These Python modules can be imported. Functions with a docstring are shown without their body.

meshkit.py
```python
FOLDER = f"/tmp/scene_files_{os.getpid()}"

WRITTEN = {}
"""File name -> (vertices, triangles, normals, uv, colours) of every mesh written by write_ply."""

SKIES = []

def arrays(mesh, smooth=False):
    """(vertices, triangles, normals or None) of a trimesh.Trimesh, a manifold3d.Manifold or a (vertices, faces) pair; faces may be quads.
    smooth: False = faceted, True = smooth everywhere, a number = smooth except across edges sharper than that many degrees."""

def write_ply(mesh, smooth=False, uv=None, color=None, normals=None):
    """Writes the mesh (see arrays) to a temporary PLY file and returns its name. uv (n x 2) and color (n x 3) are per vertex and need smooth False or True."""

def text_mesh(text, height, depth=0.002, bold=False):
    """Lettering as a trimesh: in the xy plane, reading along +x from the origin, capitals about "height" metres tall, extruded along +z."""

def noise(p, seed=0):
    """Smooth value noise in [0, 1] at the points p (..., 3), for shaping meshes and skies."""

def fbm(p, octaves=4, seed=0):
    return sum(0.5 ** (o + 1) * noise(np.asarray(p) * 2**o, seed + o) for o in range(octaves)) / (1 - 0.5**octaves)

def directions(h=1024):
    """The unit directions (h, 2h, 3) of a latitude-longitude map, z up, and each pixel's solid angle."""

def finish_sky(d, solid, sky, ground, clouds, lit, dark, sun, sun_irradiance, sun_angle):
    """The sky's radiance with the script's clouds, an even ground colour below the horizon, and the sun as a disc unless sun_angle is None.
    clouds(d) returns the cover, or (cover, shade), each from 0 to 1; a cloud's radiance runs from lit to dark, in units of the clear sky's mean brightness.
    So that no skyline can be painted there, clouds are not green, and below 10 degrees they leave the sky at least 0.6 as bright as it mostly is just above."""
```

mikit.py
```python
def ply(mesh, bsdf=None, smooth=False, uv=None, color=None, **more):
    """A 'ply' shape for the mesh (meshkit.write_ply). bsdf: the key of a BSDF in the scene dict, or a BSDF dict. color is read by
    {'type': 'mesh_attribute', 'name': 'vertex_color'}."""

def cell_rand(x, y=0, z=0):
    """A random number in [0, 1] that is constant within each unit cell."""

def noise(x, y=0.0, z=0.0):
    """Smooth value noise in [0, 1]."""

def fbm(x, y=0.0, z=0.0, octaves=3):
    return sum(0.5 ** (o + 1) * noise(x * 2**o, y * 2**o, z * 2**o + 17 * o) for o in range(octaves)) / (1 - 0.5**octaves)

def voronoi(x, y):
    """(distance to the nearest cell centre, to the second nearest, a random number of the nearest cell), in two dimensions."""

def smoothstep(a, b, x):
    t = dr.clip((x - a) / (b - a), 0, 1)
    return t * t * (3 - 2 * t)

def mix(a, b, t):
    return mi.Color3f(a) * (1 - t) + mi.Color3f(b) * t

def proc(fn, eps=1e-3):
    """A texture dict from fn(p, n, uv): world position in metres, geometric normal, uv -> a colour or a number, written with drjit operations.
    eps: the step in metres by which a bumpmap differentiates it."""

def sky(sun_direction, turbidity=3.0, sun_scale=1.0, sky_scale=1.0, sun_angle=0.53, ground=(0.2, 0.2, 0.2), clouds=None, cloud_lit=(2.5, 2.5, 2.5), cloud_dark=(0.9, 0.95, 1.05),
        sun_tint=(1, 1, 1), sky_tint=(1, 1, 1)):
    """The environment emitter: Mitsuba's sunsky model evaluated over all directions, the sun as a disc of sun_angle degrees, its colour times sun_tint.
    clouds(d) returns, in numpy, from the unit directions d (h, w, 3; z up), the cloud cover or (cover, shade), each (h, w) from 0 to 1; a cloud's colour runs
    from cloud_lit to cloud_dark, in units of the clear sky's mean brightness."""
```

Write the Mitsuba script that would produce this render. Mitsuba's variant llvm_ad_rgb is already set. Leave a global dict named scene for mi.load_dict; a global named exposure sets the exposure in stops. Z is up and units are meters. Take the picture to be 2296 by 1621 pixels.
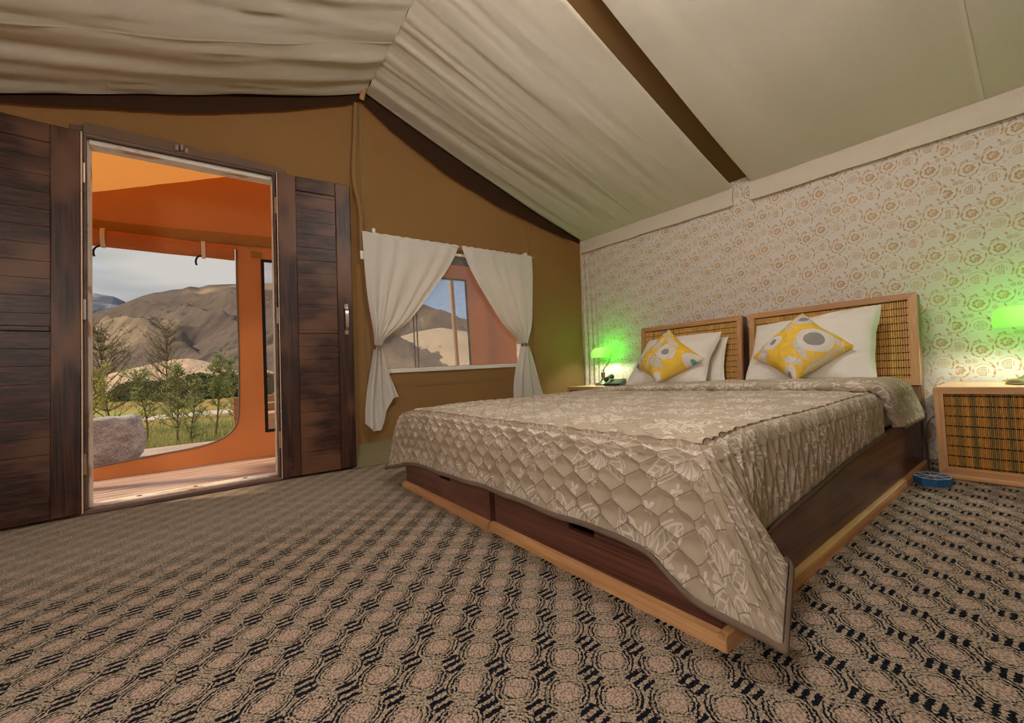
import math
import numpy as np
import trimesh
import drjit as dr
import mitsuba as mi
import mikit
import meshkit
from mikit import noise, fbm, voronoi, cell_rand, smoothstep, mix
from shapely.geometry import Polygon, Point, box as sbox

T = mi.ScalarTransform4f
scene, labels = {}, {}
rng = np.random.default_rng(7)

# ------------------------------------------------------------------ camera, sky, lamps, exposure
exposure = 0.5
EYE = np.array([0.0, 0.0, 0.65])
FWD = np.array([0.59284019, 0.80505119, 0.02081085])
UP = np.array([0.03135954, -0.04889987, 0.99831126])
scene['camera'] = {'type': 'perspective', 'fov': 102.7355, 'fov_axis': 'x', 'near_clip': 0.05, 'far_clip': 20000.0,
                   'to_world': T().look_at(origin=EYE.tolist(), target=(EYE + FWD).tolist(), up=UP.tolist())}


def cloud_cover(d):
    q = np.stack([d[..., 0] / (d[..., 2] + 0.25), d[..., 1] / (d[..., 2] + 0.25), np.zeros(d.shape[:2])], -1)
    n = meshkit.fbm(q * [2.2, 4.2, 1], 5, 3)
    az = np.arctan2(d[..., 0], d[..., 1])
    clear = np.clip((az - 0.30) / 0.10, 0, 1) * np.clip((1.1 - az) / 0.3, 0, 1)
    cover = np.clip((n - 0.08) / 0.22, 0, 1) * (1 - 0.85 * clear)
    shade = np.clip((meshkit.fbm(q * [1.6, 3.4, 1] + 9, 4, 11) - 0.36) / 0.3, 0, 1)
    return cover, shade


scene['sky'] = mikit.sky([-0.62, 0.30, 0.60], turbidity=3.0, sun_scale=2.2, sky_scale=3.6, sun_angle=4.0, ground=(0.16, 0.15, 0.11),
                         clouds=cloud_cover, cloud_lit=(1.45, 1.38, 1.28), cloud_dark=(0.88, 0.92, 0.97), sky_tint=(1.0, 1.0, 0.98), sun_tint=(1, 0.93, 0.82))
FILL_GLOBE = (1.04, 0.75, 2.42)          # unseen paper globe added under the ridge to brighten the room
FILL_STAND = (-1.02, 0.02, 1.42)           # unseen standing lamp added by the left wall as fill light
FILL_GLOBE_L = (40.0, 38.6, 36.0)
FILL_STAND_L = (46.0, 43.0, 39.0)
BULB_L = (210.0, 195.0, 170.0)           # tubes in the two banker's lamps
GREEN_L = (0.15, 6.5, 0.03)          # lit green glass


# ------------------------------------------------------------------ helpers
def add(key, mesh, bsdf, smooth=False, label=None, cat=None, group=None, kind=None, uv=None, color=None, **more):
    k, n = key, 0
    while k in scene:
        n += 1
        k = f'{key}_{n:03d}'
    scene[k] = mikit.ply(mesh, bsdf, smooth=smooth, uv=uv, color=color, **more)
    say(k, label, cat, group, kind)
    return k


def say(k, label=None, cat=None, group=None, kind=None):
    d = {a: b for a, b in (('label', label), ('category', cat), ('group', group), ('kind', kind)) if b}
    if d:
        labels[k] = d


def bx(lo, hi, bev=0.004):
    lo, hi = np.minimum(lo, hi).astype(float), np.maximum(lo, hi).astype(float)
    b = min(bev, 0.45 * (hi - lo).min())
    pts = []
    for s in np.ndindex(2, 2, 2):
        c = np.where(s, hi, lo)
        inn = np.where(s, -b, b)
        for a in range(3):
            p = c + inn
            p[a] = c[a]
            pts.append(p)
    return trimesh.convex.convex_hull(np.array(pts))


def cat(ms):
    return trimesh.util.concatenate([m for m in ms])


def hexa(p8):
    return trimesh.convex.convex_hull(np.array(p8, float))


def tube(path, r, n=8, closed_ends=True):
    p = np.asarray(path, float)
    r = np.broadcast_to(r, (len(p),))
    t = np.gradient(p, axis=0)
    t /= np.linalg.norm(t, axis=1, keepdims=True) + 1e-12
    a = np.cross(t[0], [0, 0, 1.0])
    if np.linalg.norm(a) < 1e-3:
        a = np.array([1.0, 0, 0])
    vs = []
    for i in range(len(p)):
        a = a - t[i] * (a @ t[i])
        a /= np.linalg.norm(a) + 1e-12
        b = np.cross(t[i], a)
        w = np.arange(n) * 2 * np.pi / n
        vs.append(p[i] + r[i] * (np.cos(w)[:, None] * a + np.sin(w)[:, None] * b))
    v = np.vstack(vs + [p[:1], p[-1:]])
    f = []
    for i in range(len(p) - 1):
        for j in range(n):
            k = (j + 1) % n
            f += [[i * n + j, i * n + k, (i + 1) * n + k], [i * n + j, (i + 1) * n + k, (i + 1) * n + j]]
    if closed_ends:
        m = len(p) * n
        for j in range(n):
            k = (j + 1) % n
            f += [[m, k, j], [m + 1, (len(p) - 1) * n + j, (len(p) - 1) * n + k]]
    return trimesh.Trimesh(v, np.array(f), process=False)


def lathe(profile, n=32, at=(0, 0, 0)):
    pr = np.asarray(profile, float)
    w = np.arange(n) * 2 * np.pi / n
    v = np.stack([pr[:, None, 0] * np.cos(w), pr[:, None, 0] * np.sin(w), np.repeat(pr[:, None, 1], n, 1)], -1).reshape(-1, 3)
    f = []
    for i in range(len(pr) - 1):
        for j in range(n):
            k = (j + 1) % n
            f += [[i * n + j, i * n + k, (i + 1) * n + k], [i * n + j, (i + 1) * n + k, (i + 1) * n + j]]
    return trimesh.Trimesh(v + np.array(at), np.array(f), process=False)


def grid(P, flip=False):
    """(n, m, 3) points to a mesh."""
    n, m = P.shape[:2]
    i, j = np.meshgrid(np.arange(n - 1), np.arange(m - 1), indexing='ij')
    a = (i * m + j).ravel()
    q = np.stack([a, a + m, a + m + 1, a + 1], 1)
    if flip:
        q = q[:, ::-1]
    f = np.vstack([q[:, [0, 1, 2]], q[:, [0, 2, 3]]])
    return trimesh.Trimesh(P.reshape(-1, 3), f, process=False)


def extrude(poly, h):
    return trimesh.creation.extrude_polygon(poly, h, engine='earcut')


def xform(m, M):
    m = m.copy()
    M = np.asarray(M, float)
    m.vertices = m.vertices @ M[:3, :3].T + M[:3, 3]
    if np.linalg.det(M[:3, :3]) < 0:
        m.faces = m.faces[:, ::-1]
    return m


def frame(o, x, y, z):
    M = np.eye(4)
    M[:3, 0], M[:3, 1], M[:3, 2], M[:3, 3] = x, y, z, o
    return M


def spline(pts, n):
    from scipy.interpolate import CubicSpline
    p = np.asarray(pts, float)
    t = np.r_[0, np.cumsum(np.linalg.norm(np.diff(p, axis=0), axis=1))]
    return CubicSpline(t, p)(np.linspace(0, t[-1], n))


nz = lambda P, o=4, s=0: meshkit.fbm(P, o, int(round(s)))


# ------------------------------------------------------------------ materials
def mat(key, rgb, rough=0.7, spec=0.3, fn=None, bump=None, bscale=0.001, eps=1e-3, two=True, metal=0.0, coat=0.0, sheen=0.0):
    col = mikit.proc(fn) if fn else {'type': 'rgb', 'value': list(rgb)}
    if rough > 0.75 and metal == 0 and coat == 0 and sheen == 0 and spec <= 0.3:
        b = {'type': 'diffuse', 'reflectance': col}
    else:
        b = {'type': 'principled', 'base_color': col, 'roughness': rough, 'specular': spec, 'metallic': metal, 'clearcoat': coat, 'sheen': sheen}
    if bump:
        b = {'type': 'bumpmap', 'arbitrary': mikit.proc(bump, eps=eps), 'scale': bscale, 'nested': b}
        b['bsdf'] = b.pop('nested')
    scene[key] = {'type': 'twosided', 'bsdf': b} if two else b


def thin(key, rgb, trans, rough=0.8, fn=None):
    col = mikit.proc(fn) if fn else {'type': 'rgb', 'value': list(rgb)}
    scene[key] = {'type': 'principledthin', 'base_color': col, 'roughness': rough, 'diff_trans': trans, 'spec_trans': 0.0, 'eta': 1.3, 'spec_tint': 0.0}


def streaks(ax, scale, a, b, c, along=1.2, knots=0.0):
    """wood grain along axis ax (0, 1, 2)."""
    def fn(p, n, uv):
        q = [p.x, p.y, p.z]
        l = q[ax]
        r = [q[k] for k in range(3) if k != ax]
        g = fbm(r[0] * scale + 3.1, r[1] * scale, l * along, 4)
        f = noise(r[0] * scale * 4.0, r[1] * scale * 4.0, l * along * 2.5)
        s = fbm(r[0] * 5.0 + 11.0, r[1] * 5.0, l * 2.2 + 5.0, 3)
        t = dr.clip(0.65 * g + 0.35 * f, 0, 1)
        w = mix(a, b, smoothstep(0.30, 0.70, t))
        return mix(w, c, smoothstep(0.44, 0.70, s) * 0.85)
    return fn


# -- carpet: ovals and dotted knots alternate on a checker lattice
CX, CY, GX, GY = 1.4482, 0.2559, 0.0688, 0.0742


def carpet_parts(p):
    u, v = (p.x - CX) / GX, (p.y - CY) / GY
    a, b = dr.round((u + v) * 0.5), dr.round((u - v) * 0.5)
    du, dv = u - (a + b), v - (a - b)
    wob = (noise(p.x * 260, p.y * 260) - 0.5) * 0.10
    adu, adv = dr.abs(du), dr.abs(dv)
    q = 0.30 * (adu * 0.92 + adv * 1.08) + 0.70 * dr.sqrt(dr.square(du * 0.93) + dr.square(dv * 1.12)) * 1.30 + wob
    dots = dr.sin(p.x * 640.0) * dr.sin(p.y * 640.0)
    ring = lambda c, w: smoothstep(w, w * 0.5, dr.abs(q - c))
    way = 0.42 + 0.66 * smoothstep(0.12, -0.12, du * dv)          # the lines are bolder along one diagonal
    dark = dr.maximum(ring(0.52, 0.034) * (0.66 + 0.45 * dots), way * ring(0.67, 0.046) * (0.90 + 0.4 * dots))
    dark = dr.maximum(dark, way * ring(0.83, 0.050) * (0.95 + 0.4 * dots))
    # knot between four ovals: three short bars with two beads between them
    cu, cv = 1.0 - dr.maximum(adu, adv), dr.minimum(adu, adv)
    ku = dr.select(adu > adv, cu, cv)
    kv = dr.select(adu > adv, cv, cu)
    av, au = dr.abs(kv), dr.abs(ku)
    bar = smoothstep(0.085, 0.050, dr.minimum(av, dr.abs(av - 0.26)) + wob * 0.7) * smoothstep(0.36, 0.22, au + wob) * 0.95
    halo = ring_ = smoothstep(0.03, 0.012, dr.abs(dr.sqrt(dr.square(av - 0.135) + dr.square(ku * 0.75)) - 0.115)) * 0.45 * smoothstep(0.3, 0.2, au)
    knot = dr.maximum(bar, halo)
    dark = dr.maximum(dr.clip(dark, 0, 1), knot)
    oval = smoothstep(0.46, 0.40, q)
    return dr.clip(dark, 0, 1), oval


def carpet_yarn(p):
    d, s, r = voronoi(p.x * 205.0, p.y * 185.0)
    return d, r


def carpet_col(p, n, uv):
    dark, oval = carpet_parts(p)
    d, r = carpet_yarn(p)
    big = fbm(p.x * 1.3, p.y * 1.3, 2.0, 3)
    beige = mix((0.295, 0.233, 0.178), (0.345, 0.250, 0.198), oval)
    c = mix(beige, (0.010, 0.011, 0.016), smoothstep(0.36, 0.64, dark + (r - 0.5) * 0.55))
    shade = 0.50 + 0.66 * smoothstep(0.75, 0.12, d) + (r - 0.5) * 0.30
    door_light = smoothstep(0.62, 0.2, dr.sqrt(dr.square(p.x + 0.05) / 3.0 + dr.square(p.y - 2.75)) * 0.62)  # daylight falling in at the door, painted into the carpet colour
    c = mix(c, (0.45, 0.385, 0.315), door_light * 0.38)
    return c * shade * (0.9 + 0.25 * big)


def carpet_h(p, n, uv):
    d, r = carpet_yarn(p)
    dark, oval = carpet_parts(p)
    return 1.0 - d + 0.3 * r - 0.5 * dark


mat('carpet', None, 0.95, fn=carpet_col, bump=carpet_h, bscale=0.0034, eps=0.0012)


# -- printed wall cloth
def wall_print(p, n, uv):
    y, z = uv.x, uv.y
    shift = dr.select(y > 0.382, 0.061, 0.0)           # seam between two widths
    Y = (0.279 + 0.0445 + shift - y) / 0.089
    col = dr.floor(Y)
    s = (Y - col - 0.5) * 0.089
    pair = dr.floor(col * 0.5)
    zz = z - 1.126 - pair * 0.146 - (col - 2 * pair) * 0.036 + dr.select(y > 0.382, 0.09, 0.0)
    row = dr.floor(zz / 0.252 + 0.60)
    t = zz - row * 0.252
    odd = dr.floor(row * 0.5) * 2 != row
    m = mi.Float(0)
    ln = lambda d, w: smoothstep(w + 0.0007, w - 0.0007, dr.abs(d))
    fill = lambda d: smoothstep(0.0007, -0.0007, d)
    # peony
    fx, ft = s, t
    r = dr.sqrt(fx * fx + ft * ft) + 1e-6
    th = dr.atan2(ft, fx)
    pet = 0.0228 + 0.0022 * dr.cos(th * 7.0 + 0.6) + 0.0014 * dr.cos(th * 3.0)
    core = 0.0135 + 0.0030 * dr.cos(th * 7.0 + 2.2)
    flower = fill(r - pet) * (1 - fill(r - core))
    d1, d2, _ = voronoi(fx * 330, ft * 330)
    stip = fill(r - 0.0125) * smoothstep(0.34, 0.22, d1)
    inner = fill(dr.abs(dr.sqrt(dr.square(fx - 0.006) + dr.square(ft + 0.004)) - 0.006) - 0.0022)
    m = dr.maximum(m, dr.maximum(flower, dr.maximum(stip, inner)))
    # scroll stem round the peony (open at the upper right) and round the roundel below (open at the left)
    R = 0.0395
    ang = dr.atan2(ft, fx)
    tap = mi.Float(0.0012)
    m = dr.maximum(m, ln(r - R, tap) * dr.select((ang > -0.9) & (ang < 1.0), dr.select(ang < 0.35, 1.0, 0.0), 1.0))
    cx, ct = s - 0.002, t + 0.1195
    cr = dr.sqrt(cx * cx + ct * ct) + 1e-6
    ca = dr.atan2(ct, cx)
    m = dr.maximum(m, ln(cr - 0.041, tap) * dr.select(dr.abs(ca) > 2.45, 0.0, 1.0))

    def leaf(x0, t0, a, l, w):
        c, sn = math.cos(a), math.sin(a)
        xx, tt = (s - x0) * c + (t - t0) * sn, -(s - x0) * sn + (t - t0) * c
        k = dr.clip(1.0 - dr.square(xx / l), 0, 1)
        return fill(dr.abs(tt + 0.25 * xx * xx / l) - w * k) * dr.select(dr.abs(xx) < l, 1.0, 0.0)
    for L in ((-0.037, 0.004, 1.3, 0.012, 0.0045), (-0.033, -0.024, 2.2, 0.012, 0.0045), (0.030, -0.024, 1.0, 0.013, 0.004), (0.040, 0.010, 1.6, 0.013, 0.004),
              (0.004, -0.054, 1.9, 0.012, 0.004), (0.037, -0.092, 2.1, 0.013, 0.0045), (0.041, -0.125, 1.2, 0.016, 0.0055), (-0.022, -0.159, 0.25, 0.017, 0.005),
              (-0.020, 0.046, 0.4, 0.013, 0.004), (-0.004, 0.049, -1.1, 0.012, 0.004), (0.026, 0.070, 2.2, 0.011, 0.005), (-0.037, -0.115, 1.4, 0.012, 0.003), (0.024, 0.023, 0.1, 0.007, 0.0012), (-0.040, -0.006, 1.8, 0.008, 0.003), (-0.016, -0.038, 2.8, 0.009, 0.003), (0.016, -0.037, 0.5, 0.009, 0.003), (0.028, -0.075, 2.5, 0.009, 0.003), (0.012, -0.158, 0.2, 0.010, 0.003), (-0.034, -0.150, 0.6, 0.012, 0.003), (0.034, -0.150, 0.9, 0.009, 0.003), (-0.028, 0.030, 0.9, 0.009, 0.003)):
        m = dr.maximum(m, leaf(*L))
    # roundels
    q = dr.maximum(cr - 0.0255, -cr)
    disc = fill(cr - 0.0262)
    ax_, at_ = dr.abs(cx), dr.abs(ct)
    shou = ln(cr - 0.0245, 0.0011) * dr.select(ax_ > 0.006, 1.0, 0.0)
    shou = dr.maximum(shou, disc * dr.maximum(ln(ax_ - 0.0075, 0.0010), dr.maximum(ln(ax_ - 0.0025, 0.0009) * dr.select(at_ > 0.003, 1.0, 0.0), ln(ct, 0.001) * dr.select(ax_ < 0.0075, 1.0, 0.0))))
    shou = dr.maximum(shou, disc * dr.select(ax_ > 0.0075, 1.0, 0.0) * dr.maximum(ln(at_ - 0.0035, 0.0010), ln(at_ - 0.009, 0.0009) * dr.select(ax_ < 0.0165, 1.0, 0.0)))
    shou = dr.maximum(shou, ln(ax_ - 0.0165, 0.0010) * dr.select((at_ > 0.0035) & (at_ < 0.009), 1.0, 0.0))
    half = dr.select(cx < 0.009, 1.0, 0.0)
    fu = disc * half * dr.select(ct > 0.002, 1.0, 0.0) * dr.maximum(dr.maximum(ln(cr - 0.024, 0.0016), ln(ct - 0.003, 0.0012)), dr.maximum(ln(cx + 0.007, 0.0013), dr.maximum(ln(cx - 0.001, 0.0013), dr.maximum(ln(ct - 0.011, 0.0012), ln(cx - 0.008, 0.001)))))
    fu = dr.maximum(fu, disc * half * dr.select(ct < 0.0, 1.0, 0.0) * dr.maximum(ln(ct + 0.0045, 0.0014), dr.maximum(ln(ct + 0.011, 0.0014), dr.maximum(ln(ct + 0.0195, 0.0026), ln(cx - 0.007, 0.0013)))))
    fu = dr.maximum(fu, fill(dr.sqrt(dr.square(cx - 0.0165) + dr.square((dr.abs(ct - 0.003) - 0.006) * 0.7)) - 0.0026))
    m = dr.maximum(m, dr.select(odd, shou, fu))
    # daisy or coin left, daisy right
    for dx, dt, both in ((0.036, 0.047, True), (-0.031, -0.062, False)):
        x, y2 = s - dx, t - dt
        rr = dr.sqrt(x * x + y2 * y2) + 1e-6
        an = dr.atan2(y2, x)
        daisy = fill(rr - 0.0125 * dr.abs(dr.cos(an * 4.0))) * dr.select(rr > 0.003, 1.0, 0.0)
        sq = dr.maximum(dr.abs(x), dr.abs(y2))
        coin = dr.maximum(ln(rr - 0.0115, 0.0010), dr.maximum(ln(sq - 0.0045, 0.0009), fill(sq - 0.0022)))
        m = dr.maximum(m, daisy if both else dr.select(odd, daisy, coin))
    # tulip
    x, y2 = s - 0.039, t + 0.050
    m = dr.maximum(m, ln(dr.sqrt(x * x * 1.2 + dr.square(y2 * 1.3)) - 0.0055, 0.0011))
    ink = mix((0.43, 0.255, 0.11), (0.55, 0.35, 0.165), noise(y * 9, z * 9))
    weave = 0.94 + 0.08 * noise(y * 700, z * 700)
    edge = smoothstep(0.0018, 0.0006, dr.abs(y - 0.382))
    base = mix((0.68, 0.62, 0.57), (0.75, 0.70, 0.55), edge)
    return mix(base, ink, dr.clip(m, 0, 1) * 0.92) * weave


mat('wall_cloth', None, 0.9, fn=wall_print)


# -- quilt print
def quilt_print(p, n, uv):
    U, V = uv.x / 0.265, uv.y / 0.235
    row = dr.floor(V)
    U = U + 0.5 * (row - 2.0 * dr.floor(row * 0.5))
    cu, cv = dr.floor(U), row
    x, y = (U - cu - 0.5) * 0.265, (V - cv - 0.5) * 0.235
    flip = dr.select(cell_rand(cu, cv, 5) > 0.5, 1.0, -1.0)
    x = x * flip
    m = mi.Float(0)
    ln = lambda d, w: smoothstep(w + 0.001, w - 0.001, dr.abs(d))

    def leaf(ang, l0, l1, w):
        c, sn = math.cos(ang), math.sin(ang)
        a, b = x * c + y * sn, -x * sn + y * c
        k = dr.clip((a - l0) / (l1 - l0), 0, 1)
        W = w * dr.sqrt(dr.clip(4 * k * (1 - k), 0, 1)) * (1.1 - 0.35 * k)
        on = dr.select((a > l0) & (a < l1), 1.0, 0.0)
        ins = dr.select(dr.abs(b) < W, 1.0, 0.0)
        fr = (a - dr.abs(b) * 0.9) / 0.024
        fr = fr - dr.floor(fr)
        vein = ins * dr.select(dr.abs(fr - 0.5) < 0.13, 1.0, 0.0)
        out = ln(dr.abs(b) - W, 0.0026)
        mid = ins * ln(b, 0.0019)
        side = ln(dr.abs(b) - W * 1.0 - 0.009, 0.0022) * dr.select((b > 0) & (k > 0.3) & (k < 0.85), 1.0, 0.0)
        return on * dr.maximum(dr.maximum(out, mid), dr.maximum(vein, side))
    for ang, l0, l1, w in ((0.55, 0.014, 0.132, 0.026), (2.25, 0.014, 0.118, 0.025), (3.75, 0.014, 0.132, 0.026), (5.45, 0.014, 0.115, 0.025)):
        m = dr.maximum(m, leaf(ang, l0, l1, w))
    for ang in (1.42, 3.0, 4.62, 6.2):
        c, sn = math.cos(ang), math.sin(ang)
        a, b = x * c + y * sn - 0.02, -x * sn + y * c
        th = dr.atan2(b, dr.maximum(a, 1e-5))
        fan = dr.select((a > 0.004) & (a < 0.060 - 0.9 * dr.abs(b)), 1.0, 0.0) * dr.select(dr.abs(th) < 0.55, 1.0, 0.0)
        fr = th * 3.4
        fr = fr - dr.floor(fr)
        m = dr.maximum(m, fan * dr.select(dr.abs(fr - 0.5) < 0.34, 1.0, 0.0))
    for k, (dx, dy) in enumerate(((0.105, -0.012), (-0.112, 0.02), (0.02, 0.102), (-0.03, -0.10), (0.085, 0.098), (-0.095, -0.088))):
        xx, yy = x - dx, y - dy
        rr = dr.sqrt(xx * xx + yy * yy)
        an = dr.atan2(yy, xx)
        m = dr.maximum(m, dr.select(rr < 0.017 * dr.abs(dr.cos(an * 2.0 + k)), 1.0, 0.0) if k < 4 else dr.select(rr < 0.0055, 1.0, 0.0))
    # stitching thread
    best = mi.Float(-1)
    j0 = dr.floor(uv.y / 0.037)
    for dj in (-1, 0, 1, 2):
        j = j0 + dj
        off = dr.select(j - 2 * dr.floor(j * 0.5) > 0.5, 0.047, 0.0)
        i = dr.round((uv.x - off) / 0.094)
        su, sv = dr.abs(uv.x - off - i * 0.094), dr.abs(uv.y - j * 0.037)
        best = dr.maximum(best, dr.minimum(0.047 - su, (0.0295 - sv - 0.468 * su) / 1.104))
    sew = smoothstep(0.0014, 0.0006, best)
    taupe = mix((0.365, 0.305, 0.235), (0.415, 0.345, 0.27), noise(uv.x * 6, uv.y * 6, 1.0))
    weave = 0.93 + 0.12 * noise(uv.x * 900, uv.y * 900)
    return mix(mix(taupe, (0.64, 0.575, 0.515), dr.clip(m, 0, 1) * 0.8), (0.15, 0.115, 0.085), sew * 0.8) * weave


mat('quilt_cloth', None, 0.9, fn=quilt_print)
mat('quilt_edge', (0.17, 0.125, 0.10), 0.85)


# -- cushion prints (uv 0..1 over the face)
def cushion_fn(circles, leaves, stems):
    def fn(p, n, uv):
        x, y = uv.x, uv.y
        yel = mix((0.78, 0.50, 0.065), (0.82, 0.56, 0.09), noise(x * 8, y * 8))
        c = yel
        white, grey, green = (0.70, 0.65, 0.61), (0.27, 0.26, 0.245), (0.10, 0.36, 0.24)
        st = lambda d, w=0.004: smoothstep(w, -w, d)
        for (x0, y0, x1, y1, w) in stems:
            dx, dy = x1 - x0, y1 - y0
            L2 = dx * dx + dy * dy
            k = dr.clip(((x - x0) * dx + (y - y0) * dy) / L2, 0, 1)
            d = dr.sqrt(dr.square(x - x0 - k * dx) + dr.square(y - y0 - k * dy))
            c = mix(c, (0.74, 0.62, 0.44), st(d - w))
        for (x0, y0, a, l, w) in leaves:
            ca, sa = math.cos(a), math.sin(a)
            xx, yy = (x - x0) * ca + (y - y0) * sa, -(x - x0) * sa + (y - y0) * ca
            k = dr.clip(1 - dr.square(xx / l), 0, 1)
            d1, _, _ = voronoi(x * 75, y * 75)
            lc = mix((0.70, 0.65, 0.57), (0.30, 0.28, 0.27), smoothstep(0.33, 0.22, d1))
            c = mix(c, lc, st(dr.abs(yy) - w * k) * dr.select(dr.abs(xx) < l, 1.0, 0.0))
        for (x0, y0, r, r2, g) in circles:
            d = dr.sqrt(dr.square(x - x0) + dr.square(y - y0))
            c = mix(c, white, st(d - r))
            c = mix(c, green if g else grey, st(d - r2))
        return c * (0.94 + 0.1 * noise(x * 260, y * 260))
    return fn


# uv: u from the left corner to the ... corners are (0,0)=bottom, (1,0)=right, (1,1)=top, (0,1)=left
mat('cushion_print_a', None, 0.85, fn=cushion_fn(
    [(0.54, 0.36, 0.20, 0.08, 0), (0.31, 0.97, 0.165, 0.059, 1), (0.81, -0.03, 0.17, 0.058, 1), (0.89, 0.94, 0.115, 0.058, 0), (0.01, 0.90, 0.105, 0.053, 0), (0.05, 0.08, 0.11, 0.0, 0), (0.39, -0.16, 0.15, 0.06, 0)],
    [(0.81, 0.53, -1.58, 0.23, 0.072), (0.53, 0.67, -2.95, 0.18, 0.070), (0.19, 0.42, -1.73, 0.20, 0.058), (0.28, 0.30, -1.68, 0.24, 0.066), (0.06, 0.48, -0.71, 0.06, 0.045), (0.11, 0.80, -1.80, 0.113, 0.038), (0.57, 0.91, -1.23, 0.07, 0.048)],
    [(0.01, 0.48, 0.85, 0.81, 0.013), (0.23, 0.64, 0.40, 0.50, 0.012), (0.51, 0.78, 0.75, 0.91, 0.011), (0.20, 0.86, 0.04, 0.54, 0.011), (0.85, 0.81, 0.97, 0.72, 0.011)]))
mat('cushion_print_b', None, 0.85, fn=cushion_fn(
    [(0.67, 0.27, 0.235, 0.136, 0), (0.28, 0.74, 0.145, 0.054, 0), (0.88, 0.77, 0.165, 0.074, 0), (0.0, 0.13, 0.125, 0.041, 0), (-0.02, 0.78, 0.10, 0.0, 0)],
    [(0.40, 0.25, -1.89, 0.22, 0.066), (0.19, 0.20, -1.14, 0.18, 0.062), (0.54, 0.91, -2.12, 0.105, 0.051), (0.63, 0.81, -1.84, 0.155, 0.055), (0.12, 0.80, -1.91, 0.16, 0.05), (0.87, 0.12, -1.93, 0.10, 0.040), (0.74, 0.985, 3.01, 0.228, 0.034), (0.35, 0.96, -3.05, 0.117, 0.033)],
    [(0.76, 0.88, 0.54, 1.0, 0.011), (0.19, 1.00, 0.24, 0.88, 0.011), (0.94, 0.09, 0.84, 0.00, 0.011), (0.46, 0.08, 0.35, -0.03, 0.011), (0.21, 0.0, 0.85, 0.02, 0.011)]))

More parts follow.
